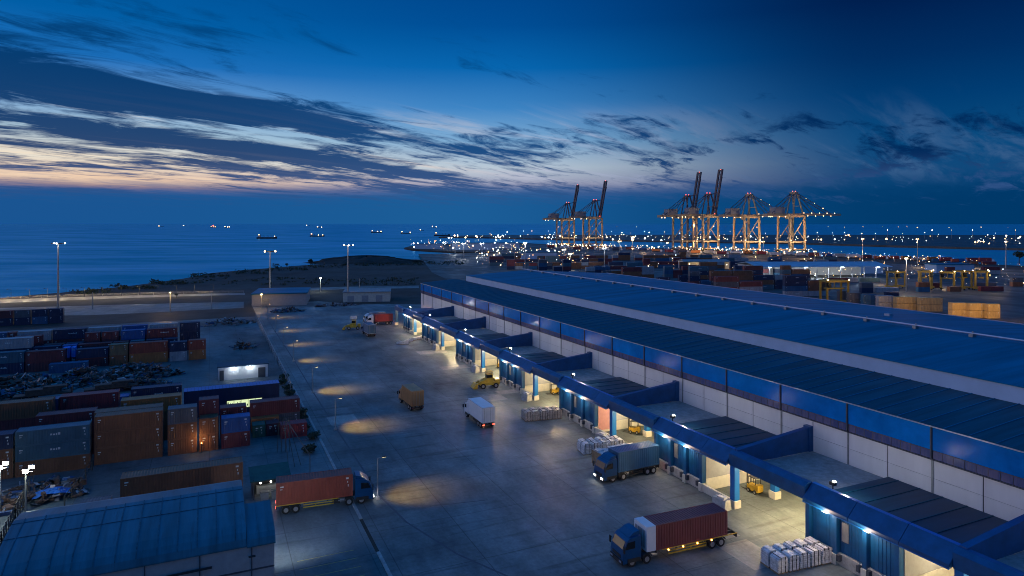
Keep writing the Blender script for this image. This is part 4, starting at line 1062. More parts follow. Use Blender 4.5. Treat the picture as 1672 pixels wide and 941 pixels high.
# ---------------------------------------------------------------- masts, lamps, ships, trees, scrap, sheds
def mast(label, px, ybase, ytop, heads=6, mat='e_white', name='floodlight_mast', group='floodlight masts around the port', r=.22, R_=1.5, power=0, col=(1,.9,.75), hs=.38, ztop=None, z0=0.0):
    x_, y_ = G(px,ybase); h = (HC - y_*(ytop-HZ)/F) if ztop is None else ztop
    o = thing(name, label, 'light mast', (x_,y_,z0), 0, group)
    part('pole', MB().tube((0,0,0),(0,0,h-z0),r*1.5,8,r*.7), X['steel'], o)
    m = MB()
    if heads > 1:
        for k in range(heads):
            a = 2*math.pi*k/heads; m.beam((0,0,h-z0-.25),(R_*math.cos(a),R_*math.sin(a),h-z0),.14,.14)
        n = 12
        for k in range(n):
            a, b = 2*math.pi*k/n, 2*math.pi*(k+1)/n; m.beam((R_*math.cos(a),R_*math.sin(a),h-z0),(R_*math.cos(b),R_*math.sin(b),h-z0),.16,.22)
        part('ring', m, X['darksteel'], o)
    d = MB().ball((0,0,0),hs,0,8,5).data('lamp_head', X[mat])
    dd = MB().ball((0,0,0),hs*.8,0,8,5).data('lamp_head', X['darksteel'])
    for k in range(max(1,heads)):
        a = 2*math.pi*(k+.5)/max(1,heads)
        p = (R_*math.cos(a),R_*math.sin(a),h-z0+.1) if heads > 1 else (0,0,h-z0+.1)
        link('lamp_head', d if (heads < 4 or k % 3 == 0) else dd, o, p)
    if power: lamp('mast_light','POINT',(x_,y_-R_-hs-.6,h-.9), power, col, .6)
    return o
def lamps():
    # small posts along the kerb line
    for k, s_ in enumerate((86,118,146,181,206,234,268)):
        x_, y_ = W(s_,20.0)
        o = thing('lamp_post', f"short grey lamp post on the kerb line, {ORD[k]} counting from the rust red lorry", 'lamp post', (x_,y_,0), TH, 'short lamp posts along the apron')
        part('base', MB().box(-.22,.22,-.22,.22,0,.35), X['concrete'], o)
        part('pole', MB().tube((0,0,.3),(0,0,5.4),.085,8,.06), X['steel'], o)
        part('arm', MB().beam((0,0,5.35),(.75,0,5.5),.07,.07), X['steel'], o)
        h = MB(); h.box(.55,1.15,-.14,.14,5.42,5.54,1); h.box(.62,1.1,-.1,.1,5.40,5.42,0); part('lamp_head', h, [X['e_warm'],X['darksteel']], o)
        lx, ly = W(s_-.1,21.05)
        v = Vector((CS,SN,0))
        lamp('post_light','SPOT',(lx,ly,5.3), LP['post']*(1.4 if k == 1 or k == 2 else 1.0), (1,.54,.06), .12, aim=(v.x*.75,v.y*.75,-1.0), cone=84, blend=1.0)
    # high masts over the yard
    mast('tall high mast on the coast road above the yard containers',95,513,398,8,'e_white',R_=2.3,r=.3,power=LP['mast'],hs=.26)
    mast('tall high mast standing in front of the white wall at the apron end',568,493,401,8,'e_white',R_=2.3,r=.3,power=LP['mast'],hs=.30)
    mast('tall high mast behind the flat grey shed',441,479,411,6,'e_warm',R_=2.6,r=.3,power=LP['mast'],col=WARM,hs=.40)
    mast('short lamp mast lighting the ground between the two pale sheds',523.5,475,455,2,'e_green',R_=.7,r=.2,power=LP['mast']*1.2,col=GREENW,hs=.30)
    mast('unlit short mast behind the white wall',587,470,455,2,'steel',R_=.7,r=.16,hs=.2)
    mast('leaning lamp mast pair by the flat grey shed gate',427,503,481.5,2,'e_warm',R_=.5,r=.1,hs=.25,power=LP['mast']*.8,col=SODIUM)
    mast('thin unlit mast on the coast road',151,505,478,1,'steel',r=.16,hs=.16)
    mast('lamp mast over the warm pool on the yard road',278,510.5,473,1,'e_warm',r=.2,hs=.22,power=LP['mast']*1.5,col=SODIUM,ztop=8)
    mast('thin unlit mast by the parked machines',345,505,480,1,'steel',r=.13,hs=.15)
    for k in range(13):
        px = -12+k*30; py = 489.2-k*.83; x_, y_ = G(px,py)
        o = thing('road_lamp', f"low lamp on the coast road parapet, {ORD[k]} from the frame edge", 'street lamp', (x_,y_,0), 0, 'low lamps on the coast road')
        part('pole', MB().tube((0,0,0),(0,0,4.6),.06,6).beam((0,0,4.6),(0,-2.3,4.75),.06,.06), X['darksteel'], o); part('lamp_head', MB().box(-.25,.25,-2.6,-2.0,4.76,4.9), X['darksteel'], o)
        lamp('road_light','POINT',(x_,y_-2.3,4.5), LP['road']*(1-.05*k), (1,.74,.38), .3)
    # twin yard floodlights by the rubbish heaps
    for px, py, pt, lab in ((0,838,765,'yard floodlight cut off by the frame edge'),(42,838,771,'yard floodlight with two lamp heads beside the rubbish heaps')):
        x_, y_ = G(px,py); h = HC - y_*(pt-HZ)/F
        o = thing('yard_floodlight', lab, 'floodlight', (x_,y_,0), 0, 'yard floodlights by the rubbish heaps')
        part('pole', MB().tube((0,0,0),(0,0,h),.12,8,.09), X['steel'], o)
        m = MB(); m.beam((-.1,0,h),(.85,0,h+.1),.08,.08); part('arm', m, X['steel'], o)
        for k, dx in enumerate((0.0,.75)):
            hd = MB(); hd.box(-.34,.34,-.12,.14,-.24,.24,1); hd.box(-.3,.3,-.16,-.12,-.2,.2,0); part('lamp_head', hd, [X['e_green'],X['darksteel']], o, (dx,0,h+.12+.55*k), .2)
        lamp('yard_flood_light','POINT',(x_+.2,y_-1.0,h+.1), LP['yardflood'], GREENW, .3)
    # orange light between the stacks
    x_, y_ = G(331,738); lamp('stack_light','POINT',(x_,y_-1.2,2.2), LP['stack'], SODIUM, .2)
    o = thing('work_lamp', 'low orange work lamp glowing on the ground before the stacks', 'lamp', (x_,y_-.4,0)); part('stand', MB().tube((0,0,0),(0,0,1.4),.05,6), X['darksteel'], o); part('lamp_head', MB().ball((0,0,1.5),.10), X['e_amber'], o)
    lamp('stack_light','POINT',(*W(108,-12),9.0), LP['stackfront'], (1,.62,.3), .5)
    # masts of the harbour
    big = [(735,409,388.5,5,'e_white',6,1.0),(743,414,396,6,'e_white',6,1.0),(757,422,398,6,'e_white',6,1.2),(787,417,398,6,'e_white',6,1.2),(811.6,412,388,5,'e_white',6,1.0),(857.4,442,397,6,'e_white',6,1.5),
           (986.8,441,406,6,'e_white',6,.8),(1012,412.5,394.5,5,'e_warm',6,.8),(1032.5,413.5,392,5,'e_warm',5,.6),(1089,417,397,5,'e_warm',5,0),(1246,411,395,6,'e_small',6,1.0),(1330.6,428,411,5,'e_warm',6,.4),(1408.7,428,390.5,6,'e_warm',6,.5),(1498,431.5,391,6,'e_warm',6,.5),
           (1479.7,477,422.6,6,'e_warm',6,1.6),(1642.6,438.5,395,6,'e_warm',6,.6),(921,432,408,5,'e_white',6,.9),(931,437,415,5,'e_green',6,.8)]
    near = ['on the headland tip, smaller of the first pair','on the headland, low and bright','on the headland with its pole in the bay','on the headland in the middle of the bright row','on the headland, tall and behind the bright row','at the corner of the dark container yard',
            'white one rising from the dark container stacks','warm one behind the dark container stacks','warm one beside the basin before the distant pair','warm one beside the first raised boom crane','orange one under the lowered boom cranes','small one beside the blue shed','tall one at the basin edge past the lit crane','tall one at the basin edge between the straddle carriers',
            'brightest warm one among the straddle carriers','tall one at the basin edge near the frame edge','pale one over the truck park','greenish one over the truck park']
    for k, (px, yb, yt, n, mt, hd, pw) in enumerate(big):
        x_, y_ = G(px,yb)
        mast(f"floodlight mast {near[k]}", px, yb, yt, hd, mt, R_=1.6*y_/700, r=.26, hs=max(.40,.0008*y_), power=LP['port']*pw, col=(1,.78,.5) if mt != 'e_white' else (.92,.97,1))
    far = [(800,381),(828,379),(855,377.5),(868.6,377.5),(896,377.5),(905,380),(936,380),(998,378),(1015.6,380),(1030,381),(1052,378),(1060,380),(1085,379),(1110,381),(1161,379),(1192,378),(1225,380),(1250,381),
           (1334.6,380),(1360,380.6),(1378.6,380),(1407,381.7),(1430,381.7),(1449,375.7),(1474,381.7),(1510,380),(1522,376),(1554,376),(1588,376),(1625,381),(1658,376)]
    for k, (px, yt) in enumerate(far):
        mast(f"small distant lamp mast on the breakwater, {ORD[k] if k < len(ORD) else 'last'} counting from its open sea end" if k < 29 else f"small distant lamp mast on the breakwater near the frame edge, {['short','tall'][k-29]} one", px, 390.5, yt, 1, 'e_white' if k % 3 else 'e_warm', group='lamp masts along the breakwater', r=.3, hs=[.4,.75,.35,.55,.3][k%5], z0=1.2)
    # countless small lights of the port
    R = random.Random(77)
    def scatter(name, n, rng, mats, size, zmax):
        m = MB()
        for _ in range(n):
            px, py = R.uniform(rng[0],rng[1]), 0; f_ = (px-rng[0])/(rng[1]-rng[0])
            py = R.uniform(rng[2]+(rng[4]-rng[2])*f_, rng[3]+(rng[5]-rng[3])*f_)
            x_, y_ = G(px,py); m.octa((x_,y_,R.uniform(1.5,zmax)), size*R.choice([.25,.3,.4,.6,1.15])*y_/1000, R.choice(range(len(mats))))
        o = setting(name, m, [X[q] for q in mats], 'stuff'); return o
    A4 = ['e_small','e_smallw','e_smallw','e_small']
    scatter('breakwater_lights', 190, (735,1672,386.5,390,388,402), A4, 1.15, 9)
    scatter('headland_lights', 150, (668,870,401,406,400,418), ['e_smallw','e_smallw','e_small','e_smallo'], .9, 10)
    scatter('truck_park_lights', 230, (775,960,414,436,408,438), ['e_small','e_smallo','e_smallw','e_smallo'], .75, 6)
    scatter('quay_lights', 300, (890,1330,402,404,413.5,420), ['e_small','e_small','e_smallo','e_smallw'], .75, 6)
    scatter('basin_edge_lights', 110, (1330,1590,416,421,427,433), ['e_small','e_smallo','e_smallw','e_smallb'], .7, 5)
    scatter('yard_lights', 300, (1040,1672,422,444,430,478), ['e_small','e_smallo','e_small','e_smallo','e_smallw'], .6, 6)
    scatter('horizon_lights', 26, (880,1672,370.5,372.5,370.5,372.5), ['e_small','e_smallo'], .75, 9)
def port_glow():
    for px, py, z, p, col in ((905,418,9,1.0,(1,.66,.30)),(960,425,9,1.0,(1,.62,.25)),(840,421,9,1.0,(1,.8,.5)),(1050,412,9,1.2,(1,.62,.28)),(1140,415,9,1.6,(1,.62,.28)),(1230,418,9,1.6,(1,.62,.28)),(1310,422,9,1.4,(1,.62,.28)),(1400,428,9,1.0,(1,.7,.4)),(1500,436,9,.9,(1,.7,.4)),(1590,437,9,.9,(1,.66,.34)),(1440,462,8,.35,(1,.66,.3)),(1540,468,8,.3,(1,.66,.3)),(1630,470,8,.3,(1,.66,.3)),(720,403,9,.3,(.9,.97,1)),(780,402,9,.3,(.9,.97,1))):
        x_, y_ = G(px,py); lamp('port_light','POINT',(x_,y_,z), LP['port']*p*1.6, col, .6)
def ship(label, px, y, Lpx, kind=0, lights=2, red=False):
    Y = F*(HC+2.2)/(y-HZ); x_ = (px-CX)*Y/F; L = Lpx*Y/F
    o = thing('cargo_ship', label, 'ship', (x_,Y,-2.2), .08, 'ships anchored off the coast')
    h = L*.075; b = L*.08
    m = MB(); m.prism([(-L/2,-b),(L*.34,-b),(L/2,0),(L*.34,b),(-L/2,b),(-L/2-.02*L,0)], -.5, h, 'z'); m.prism([(L*.36,-b*.8),(L/2+.01*L,0),(L*.36,b*.8)],h,h*1.45,'z'); part('hull', m, X['hull'], o)
    s = MB(); x0 = -L*.44; s.box(x0,x0+L*.13,-b*.85,b*.85,h,h*2.3); s.box(x0+L*.02,x0+L*.10,-b*.7,b*.7,h*2.3,h*2.9); s.box(x0-.02*L,x0+L*.02,-b*.3,b*.3,h,h*2.7); part('superstructure', s, X['shipwhite'], o)
    for k in range(3):
        c = MB(); c.tube((-L*.2+k*L*.2,0,h),(-L*.2+k*L*.2,0,h*2.2),L*.008,6); c.beam((-L*.2+k*L*.2,0,h*2.1),(-L*.1+k*L*.2,0,h*1.4),L*.008,L*.008)
        part('deck_crane', c, X['hull'], o)
    d = MB().octa((0,0,0),max(.0006*Y,.5)).data('lamp', X['e_smallo'] if red else X['e_small'])
    for k in range(lights): link('lamp', d, o, ([x0+L*.06,L*.40,L*.1,-.1*L][k],-b*1.02,[h*2.7,h*1.7,h*1.6,h*1.5][k]))
    if red: link('lamp', MB().octa((0,0,0),.0012*Y).data('lamp', X['e_red']), o, (0,-b,h*4)); part('mast', MB().tube((0,0,h),(0,0,h*4),L*.02,6), X['hull'], o)
def ships():
    ship('dark cargo ship lying closest to the coast, lamps at both ends',436,390,32,0,2)
    ship('cargo ship lit along its deck below the two far ships',518,386.6,23,0,3)
    ship('cargo ship with two bright lamps at its stern',615,380.3,18,0,3)
    ship('cargo ship with one bright lamp, near the headland tip',663,381.8,17,0,2)
    ship('distant vessel under a red light on the horizon',348.5,371.6,9,0,3,True)
    ship('tiny vessel farthest toward the sunset',263,370.8,8,0,1)
    ship('tiny vessel with a single white light near the horizon',302,369.4,5,0,1)
    ship('tiny vessel trailing the red lit one',371,371.8,9,0,3)
    ship('tiny distant vessel with one lamp above the lit cargo ship',503,369.3,6,0,1)
    ship('small distant vessel just above the lit cargo ship',522,372.2,8,0,2)
    ship('small distant vessel beyond the headland tip',709,371.5,8,0,2)
    ship('small vessel between the headland and the horizon',689,376.8,7,0,1)
    ship('low dark vessel by the breakwater end',722,385.6,26,0,1)
def leafy(m, c, rx, ry, rz_, n, sz, R):
    for _ in range(n):
        while True:
            p = Vector((R.uniform(-1,1),R.uniform(-1,1),R.uniform(-1,1)))
            if .15 < p.length < 1: break
        k = R.choice([1.0,.85,.7]); q = Vector((c[0]+p.x*rx*k,c[1]+p.y*ry*k,c[2]+p.z*rz_*k))
        a = Vector((R.gauss(0,1),R.gauss(0,1),R.gauss(0,.6))).normalized(); b = a.cross(Vector((R.gauss(0,1),R.gauss(0,1),R.gauss(0,1)))).normalized()
        s = sz*R.uniform(.6,1.3); m.face([q-a*s-b*s*.5,q+a*s*.2-b*s*.6,q+a*s+b*s*.4,q-a*s*.1+b*s*.6])
def plants():
    R = random.Random(31)
    for k, (px, py, h, w_, lab) in enumerate(((507,435,7.5,3.2,'lone small tree standing against the sea on the headland field'),(450,438.5,4.5,5.5,'broad bush beside the tall mast on the shore'),(468,437,4.0,3.0,'small round tree on the shore beside the broad bush'),
            (572,429.5,5.5,4.5,'dark tree in front of the low hill'),(562,430,5,4.0,'dark tree on the shore by the tall mast'),(288,487,2.6,1.8,'lone shrub beside the coast road lamp'),(1664,431,14,9,'large dark tree at the basin edge by the frame edge'))):
        x_, y_ = G(px,py); o = thing('tree', lab, 'tree', (x_,y_,-.1), 0, 'trees around the shore')
        t_ = MB(); t_.tube((0,0,0),(.1,0,h*.5),h*.03,6,h*.02); 
        for j in range(4): a = j*1.6; t_.tube((.05,0,h*.4),(w_*.35*math.cos(a),w_*.35*math.sin(a),h*.7),h*.016,5,h*.006)
        part('trunk', t_, X['bark'], o)
        c = MB(); 
        for j in range(6): leafy(c,(R.uniform(-.5,.5)*w_*.7,R.uniform(-.4,.4)*w_*.6,h*(.62+R.uniform(-.12,.2))),w_*.36,w_*.36,h*.18,70,h*.05,R)
        part('crown', c, X['leaf'], o)
    for k in range(11):
        s_ = 109+k*5.2+R.uniform(-1,1); o = thing('shrub', f"scrubby dark shrub in the strip by the kerb, {ORD[k]} from the red single container", 'shrub', (*W(s_,14.8+R.uniform(-.9,.9)),0), 0, 'shrubs along the kerb strip')
        t_ = MB(); 
        for j in range(3): t_.tube((0,0,0),(R.uniform(-.4,.4),R.uniform(-.4,.4),.9),.04,5,.02)
        part('stem', t_, X['bark'], o); c = MB(); leafy(c,(0,0,.6),1.2,1.3,.6,220,.2,R); leafy(c,(.4,.7,.7),.8,.8,.5,90,.18,R); part('foliage', c, X['leaf'], o)
    # scrub that fringes the shore and the fields
    m = MB()
    for _ in range(260):
        f_ = R.random(); px = 120+f_*640; y0 = [474,466,459,447,441,436,431,428,427,426,425][int(f_*10)]+R.uniform(1.5,7)
        x_, y_ = G(px,y0); leafy(m,(x_,y_,.7),R.uniform(1.5,4.5),R.uniform(1.5,3),R.uniform(.7,1.7),14,.6,R)
    for _ in range(70):
        x_, y_ = G(R.uniform(300,684),R.uniform(455,466)); leafy(m,(x_,y_,.5),R.uniform(2,6),R.uniform(1.5,3),R.uniform(.5,1.1),14,.6,R)
    setting('shore_scrub', m, X['leaf'], 'stuff')
def scrap(label, s, t, rx, ry, h, n, seed, name='scrap_heap'):
    R = random.Random(seed); o = thing(name, label, 'scrap heap', (*W(s,t),0), TH, 'scrap heaps in the yard'); m = MB()
    for _ in range(n):
        while True:
            a, b = R.uniform(-1,1), R.uniform(-1,1)
            if a*a+b*b < 1: break
        z = h*(1-(a*a+b*b))*R.uniform(.2,1); x, y = a*rx, b*ry; k = R.random(); mt = R.choice([0,0,0,1,1,2,3])
        if k > .88:
            d = Vector((R.gauss(0,1),R.gauss(0,1),R.gauss(0,.4))).normalized()*.16; m.tube(Vector((x,y,z+.3))-d,Vector((x,y,z+.3))+d,R.uniform(.3,.5),9,m=R.choice([0,1]))
        elif k < .34:
            d = Vector((R.gauss(0,1),R.gauss(0,1),R.gauss(0,.5))).normalized(); e_ = d.cross(Vector((R.gauss(0,.4),R.gauss(0,.4),1))).normalized(); l, w_ = R.uniform(.3,1.1), R.uniform(.15,.5); c = Vector((x,y,z+.1))
            u = d.cross(e_)*.06; p = [c-d*l-e_*w_,c+d*l-e_*w_*.7,c+d*l*.8+e_*w_,c-d*l+e_*w_]; m.face(p,mt); m.face([q-u for q in reversed(p)],mt)
        elif k < .75: m.beam((x,y,z),(x+R.uniform(-2,2),y+R.uniform(-2,2),max(.1,z+R.uniform(-.7,.8))),.14,.16,mt)
        else:
            w_, l, q = R.uniform(.4,1.2), R.uniform(.4,1.6), R.uniform(.3,.8); m.box(x-l/2,x+l/2,y-w_/2,y+w_/2,max(0,z-.3),max(0,z-.3)+q,mt)
    part('debris', m, [X['scrapa'],X['scrapb'],X['scrapc'],X['scrapd']], o)
def sheds_and_clutter():
    # curved roof shed in the corner
    o = thing('curved_shed', 'shed with curved blue sheet roof, stepped annex and pale wall', 'shed', rz=TH)
    arc = [(66.35,6.0),(66.6,6.55),(67.1,7.0),(68.0,7.42),(69.5,7.82),(71.5,8.18),(73.4,8.40),(75.0,8.5),(77.5,8.2),(80.5,7.2),(83.0,6.0)]
    def arch(pts, t0, t1, th=.12):
        return MB().prism([(y,z) for y,z in pts]+[(y,z-th) for y,z in reversed(pts)], t0, t1, 'x')
    r = arch(arc,-16.5,3.15); t_ = -15.6; sm = MB()
    while t_ < 3.1:
        for (y0,z0),(y1,z1) in zip(arc[1:7],arc[2:8]): r.beam((t_,y0,z0+.02),(t_,y1,z1+.02),.09,.07,1)
        t_ += 1.62
    for y,z in ((71.5,8.2),(74.2,8.47)): r.beam((-16.5,y,z),(3.1,y,z),.08,.05,1)
    rf = part('roof', r, [X['shedroof'],M('seam_grime',(.022,.10,.135),.8,var=.5,scale=2)], o)
    an = [(66.3,5.9),(66.6,6.4),(67.1,6.72),(68.2,7.0),(70.2,7.28),(72.6,7.5)]
    r2 = arch(an,3.2,5.7); 
    for t_ in (4.25,5.1):
        for (y0,z0),(y1,z1) in zip(an[1:],an[2:]): r2.beam((t_,y0,z0+.02),(t_,y1,z1+.02),.08,.06)
    part('annex_roof', r2, X['shedroof'], o)
    w_ = MB(); w_.box(-16.4,5.6,66.5,66.8,0,5.95); w_.box(5.35,5.6,66.8,72.5,0,6.3); w_.box(3.0,3.15,72.5,82.9,0,5.9); w_.box(3.0,5.6,72.3,72.55,0,7.3); w_.box(-16.4,3.0,82.6,82.9,0,5.9); w_.box(-16.4,-16.1,66.8,82.6,0,5.9)
    w_.prism([(y,z-.14) for y,z in arc]+[(83,5.8),(66.4,5.8)],2.98,3.14,'x'); w_.prism([(y,z-.14) for y,z in arc]+[(83,5.8),(66.4,5.8)],-16.4,-16.2,'x')
    for tt in (-14,-9.6,-5.2,-.8,3.6): w_.box(tt-.05,tt+.05,66.44,66.5,0,5.9,1)
    w_.box(-16.4,5.6,66.42,66.5,3.55,3.68,1)
    part('wall', w_, [X['greywall'],X['joint']], o)
    b = MB(); b.beam((-3.6,66.1,4.7),(0.2,66.1,4.75),.16,.16); 
    for tt in (-3.4,-1.7,0): b.beam((tt,66.5,4.5),(tt,66.1,4.72),.1,.1)
    part('pipe_rail', b, X['darksteel'], o); lm = MB(); lm.beam((3.6,66.48,5.0),(3.6,66.0,5.1),.08,.08); lm.box(3.3,3.9,65.85,66.1,5.05,5.13); part('wall_lamp', lm, X['darksteel'], o)
    lm = MB(); lm.box(5.3,5.9,72.6,73.2,4.9,5.1,1); lm.box(5.36,5.84,72.66,73.14,4.87,4.9,0); part('wall_lamp', lm, [X['e_cool'],X['darksteel']], o)
    lamp('annex_light','SPOT',(*W(73.4,5.9),4.9), LP['annex'], COOL, .2, aim=(.35*CS-1.0*SN,.35*SN+1.0*CS,-.85), cone=130, blend=.8)
    # flat grey shed and white wall building at the apron end
    a_, b_ = G(411,500.5), G(500.6,498); ang = math.atan2(b_[1]-a_[1],b_[0]-a_[0]); L = math.hypot(b_[0]-a_[0],b_[1]-a_[1])
    o = thing('flat_shed', 'long low shed with flat blue grey roof at the far end of the apron', 'shed', (*a_,0), ang)
    part('wall', MB().box(0,L,0,26,0,5.1), X['greywall'], o); part('roof', MB().box(-.4,L+.4,-.5,26.4,5.12,5.5), X['roofb'], o); part('door', MB().box(-.06,-.01,4,8,0,3.4), X['steel'], o); part('door', MB().box(4,7.2,-.06,-.01,0,3.2), X['steel'], o)
    a_, b_ = G(560,494), G(637,492.5); ang = math.atan2(b_[1]-a_[1],b_[0]-a_[0]); L = math.hypot(b_[0]-a_[0],b_[1]-a_[1])
    o = thing('white_shed', 'low pale walled shed beside the tall mast at the apron end', 'shed', (*a_,0), ang)
    part('wall', MB().box(0,L,0,18,0,4.4), X['cream'], o); part('roof', MB().box(-.3,L+.3,-.4,18.3,4.42,4.7), X['slab'], o)
    for k in range(3): part('door', MB().box(2+k*6.4,5+k*6.4,-.06,-.01,0,3), X['greywall'], o)
    # blue roofed open shed in the port
    x0, y0 = G(1236,456); o = thing('transit_shed', 'wide blue roofed transit shed lit inside by white lamps', 'shed', (x0,y0,0), .03); L = 88
    m = MB(); m.prism([(-2,8.2),(17,10.4),(36,8.2),(36,7.9),(17,10.1),(-2,7.9)],-1,L+1,'x'); part('roof', m, X['paleroof'], o)
    m = MB(); m.box(0,L,33.6,34,0,8); 
    for k in range(12): m.box(k*7.9,k*7.9+.5,0,.5,0,8)
    m.box(0,.4,0,34,4.5,8); part('wall', m, X['white'], o)
    for k in range(3): lamp('shed_inside_light','POINT',(x0+15+k*28,y0+6,6.5), LP['transit'], COOL, .8)
    for k in range(4): part('ceiling_lamp', MB().box(-.9,.9,-.3,.3,-.1,.1), X['e_cool'], o, (8+k*24,-1.2,7.7))
    x0, y0 = G(1118,440); o = thing('transit_shed', 'small pale roofed shed among the dark stacks with lit openings', 'shed', (x0,y0,0), .05)
    part('roof', MB().prism([(-1,6.2),(9,7.4),(19,6.2),(19,5.9),(9,7.1),(-1,5.9)],-1,37,'x'), X['slab'], o); m = MB(); m.box(0,36,17,17.3,0,6); m.box(0,.3,0,17,0,6); m.box(35.7,36,0,17,0,6); part('wall', m, X['white'], o); lamp('shed_inside_light','POINT',(x0+18,y0+4,4.6), LP['transit']*.5, WARM, .8)
    for k, (px, py, w_, d_, h_, lab) in enumerate(((700,406.6,40,18,7,'low shed on the headland tip'),(770,408,55,20,9,'long shed in the middle of the headland'),(826,406,40,18,8,'shed where the headland meets the port'),(880,424,36,16,7,'pale shed over the truck park'),(1400,447,40,14,6,'pale shed past the transit shed'),(1560,446,30,12,6,'low shed behind the straddle carriers'))):
        x0, y0 = G(px,py); o = thing('port_shed', lab, 'shed', (x0,y0,0), .1, 'small sheds in the port'); part('wall', MB().box(-w_/2,w_/2,0,d_,0,h_), X['whiteclad'], o); part('roof', MB().box(-w_/2-.5,w_/2+.5,-.5,d_+.5,h_+.02,h_+.5), X['roofb'], o)
    # vehicles and gear on the quay
    R = random.Random(41); cols = ['c_orange','c_red','c_blue','c_grey','c_navy','c_white','c_maroon']
    for k in range(34):
        px = 900+k*21.5; f_ = (px-900)/730; py = 404.5+f_*24 + R.uniform(-.5,2.5); x0, y0 = G(px,py); c = R.choice(cols)
        o = thing('quay_truck', f"{c[2:]} box truck parked on the quay, {ORD[k]} from the headland" if k < 29 else f"{c[2:]} box truck parked on the basin quay, {ORD[k-29]} past the tall mast", 'truck', (x0,y0,0), R.uniform(-.3,.3), 'trucks parked along the quay')
        h_ = R.uniform(2.6,3.6); b_ = MB(); b_.box(-6,4.5,-1.3,1.3,1.1,1.1+h_); part('cargo_box', b_, X[c], o); cb = MB(); cb.prism([(4.8,.7),(7.2,.6),(7.2,1.9),(6.7,3.1),(4.8,3.3)],-1.25,1.25); part('cab', cb, X['cabwhite'], o); part('chassis', MB().box(-6,6,-.6,.6,.5,1.1), X['chassis'], o); wheels(o,[-4.8,-3.5,6.0],1.05)
    # scrap yard between the container rows
    spec = [(168,-43,8,4,2.4,'tangled scrap heap at the frame edge'),(172,-33,7,4,2.4,'reddish scrap heap below the low steel blue box'),(180,-38,8,3.5,2.6,'dark scrap heap under the lettered containers'),(176,-22,8,3.2,2.2,'long scrap heap in the middle of the yard'),(182,-27,5,2.6,2.4,'steep scrap heap behind the reddish one'),(168,-16,8,3,2.0,'scrap heap beside the navy container roofs'),(178,-11.5,5,2.8,2.0,'small scrap heap by the open yard'),(186,-17,6,2.2,1.8,'low scrap heap in front of the long orange pair')]
    for k, (s_, t_, rx, ry, h_, lab) in enumerate(spec): scrap(lab, s_, t_, rx, ry, h_, 300, 50+k)
    for k, (s_, t_, a_, lab) in enumerate(((164,-24,.1,'empty flatbed trailer parked before the long scrap heap'),(163.5,-36,.05,'empty flatbed trailer parked before the reddish scrap heap'))):
        o = thing('flatbed_trailer', lab, 'trailer', (*W(s_,t_),0), TH+a_, 'flatbed trailers in the scrap ground'); m = MB(); m.box(0,10,-1.2,1.2,1.05,1.22); m.box(0,10,-.5,.5,.8,1.05); m.box(9.8,10,-1.2,1.2,1.22,2.2); part('bed', m, X['scrapa'], o); wheels(o,[1,2.2,3.4]); part('load', MB().box(2,8,-1,1,1.24,1.9+.3*k).box(5,9,-.9,.7,1.9+.3*k,2.3+.3*k,0), X['scrapa'], o)
    scrap('rubbish heap under blue tarpaulin by the yard floodlight', 104.5, -18.9, 4.2, 2.4, 1.0, 90, 71); scrap('low brown rubbish heap at the frame edge', 103, -25.5, 4, 3.4, 1.2, 130, 72); scrap('flat rubbish spread before the fence', 108.5, -21, 5, 2.4, .7, 90, 73)
    scrap('dark heap of parked machines behind the flat shed', 258, 6, 9, 4, 2.6, 120, 74); scrap('dark heap before the flat shed door', 285, 29, 7, 2.4, 1.8, 90, 75); scrap('debris row before the white shed', 296, 51, 10, 1.6, 1.7, 90, 76); scrap('debris by the yard road kerb', 251, -34, 12, 2, 1.2, 90, 77); scrap('dark gear heap by the end of the middle stacks', 207, 9, 3, 2, 2.0, 60, 78)
    tp = thing('tarpaulin', 'crumpled blue tarpaulin over the rubbish heap', 'tarpaulin', (*W(104.2,-18.6),.6), TH); m = MB(); R = random.Random(3); g = [[(i*.6-2.2,j*.5-1.2,.75*math.exp(-((i-3.5)**2+(j-2.2)**2)/7)+R.uniform(-.12,.16)) for j in range(6)] for i in range(8)]
    for i in range(7):
        for j in range(5): m.face([g[i][j],g[i+1][j],g[i+1][j+1],g[i][j+1]])
    part('sheet', m, X['tarp'], tp)
    # fences
    def fence(label, pts, h, step, mat, rails=2):
        o = thing('fence', label, 'fence', (*pts[0],0)); pm = MB(); rm = MB(); bx, by = pts[0]
        for (xa,ya),(xb,yb) in zip(pts,pts[1:]):
            n = max(1,int(math.hypot(xb-xa,yb-ya)/step))
            for k in range(n+1): f_ = k/n; x, y = xa+(xb-xa)*f_-bx, ya+(yb-ya)*f_-by; pm.box(x-.06,x+.06,y-.06,y+.06,0,h)
            for q in range(rails): z = h*(.95-.42*q); rm.beam((xa-bx,ya-by,z),(xb-bx,yb-by,z),.06,.08)
            for k in range(n): f_, g_ = k/n, (k+1)/n; rm.beam((xa+(xb-xa)*f_-bx,ya+(yb-ya)*f_-by,.1),(xa+(xb-xa)*g_-bx,ya+(yb-ya)*g_-by,h*.95),.035,.035)
        part('fence_panel', MB_join(pm,rm), X[mat], o)
    fence('wire fence along the kerb from the small shed to the flat shed', [W(s_,15.9) for s_ in (150,180,210,240,268)], 2.2, 5, 'steel')
    fence('timber lattice fence running past the yard floodlight', [W(106,-21.6),W(97,-21.2),W(89,-20.7),W(84,-20.2)], 2.4, 1.3, 'fence',3)
    fence('thin rope fence dividing the rubbish ground from the container lane', [W(113.4,-15.6),W(106,-16.1),W(99.8,-16.7)], 1.6, 3, 'fence')
    fence('parapet fence along the coast road', [G(x,y) for x,y in ((-60,494),(0,489),(100,485.4),(200,482.4),(300,479.9),(398,478.2))], 1.1, 7, 'concrete')
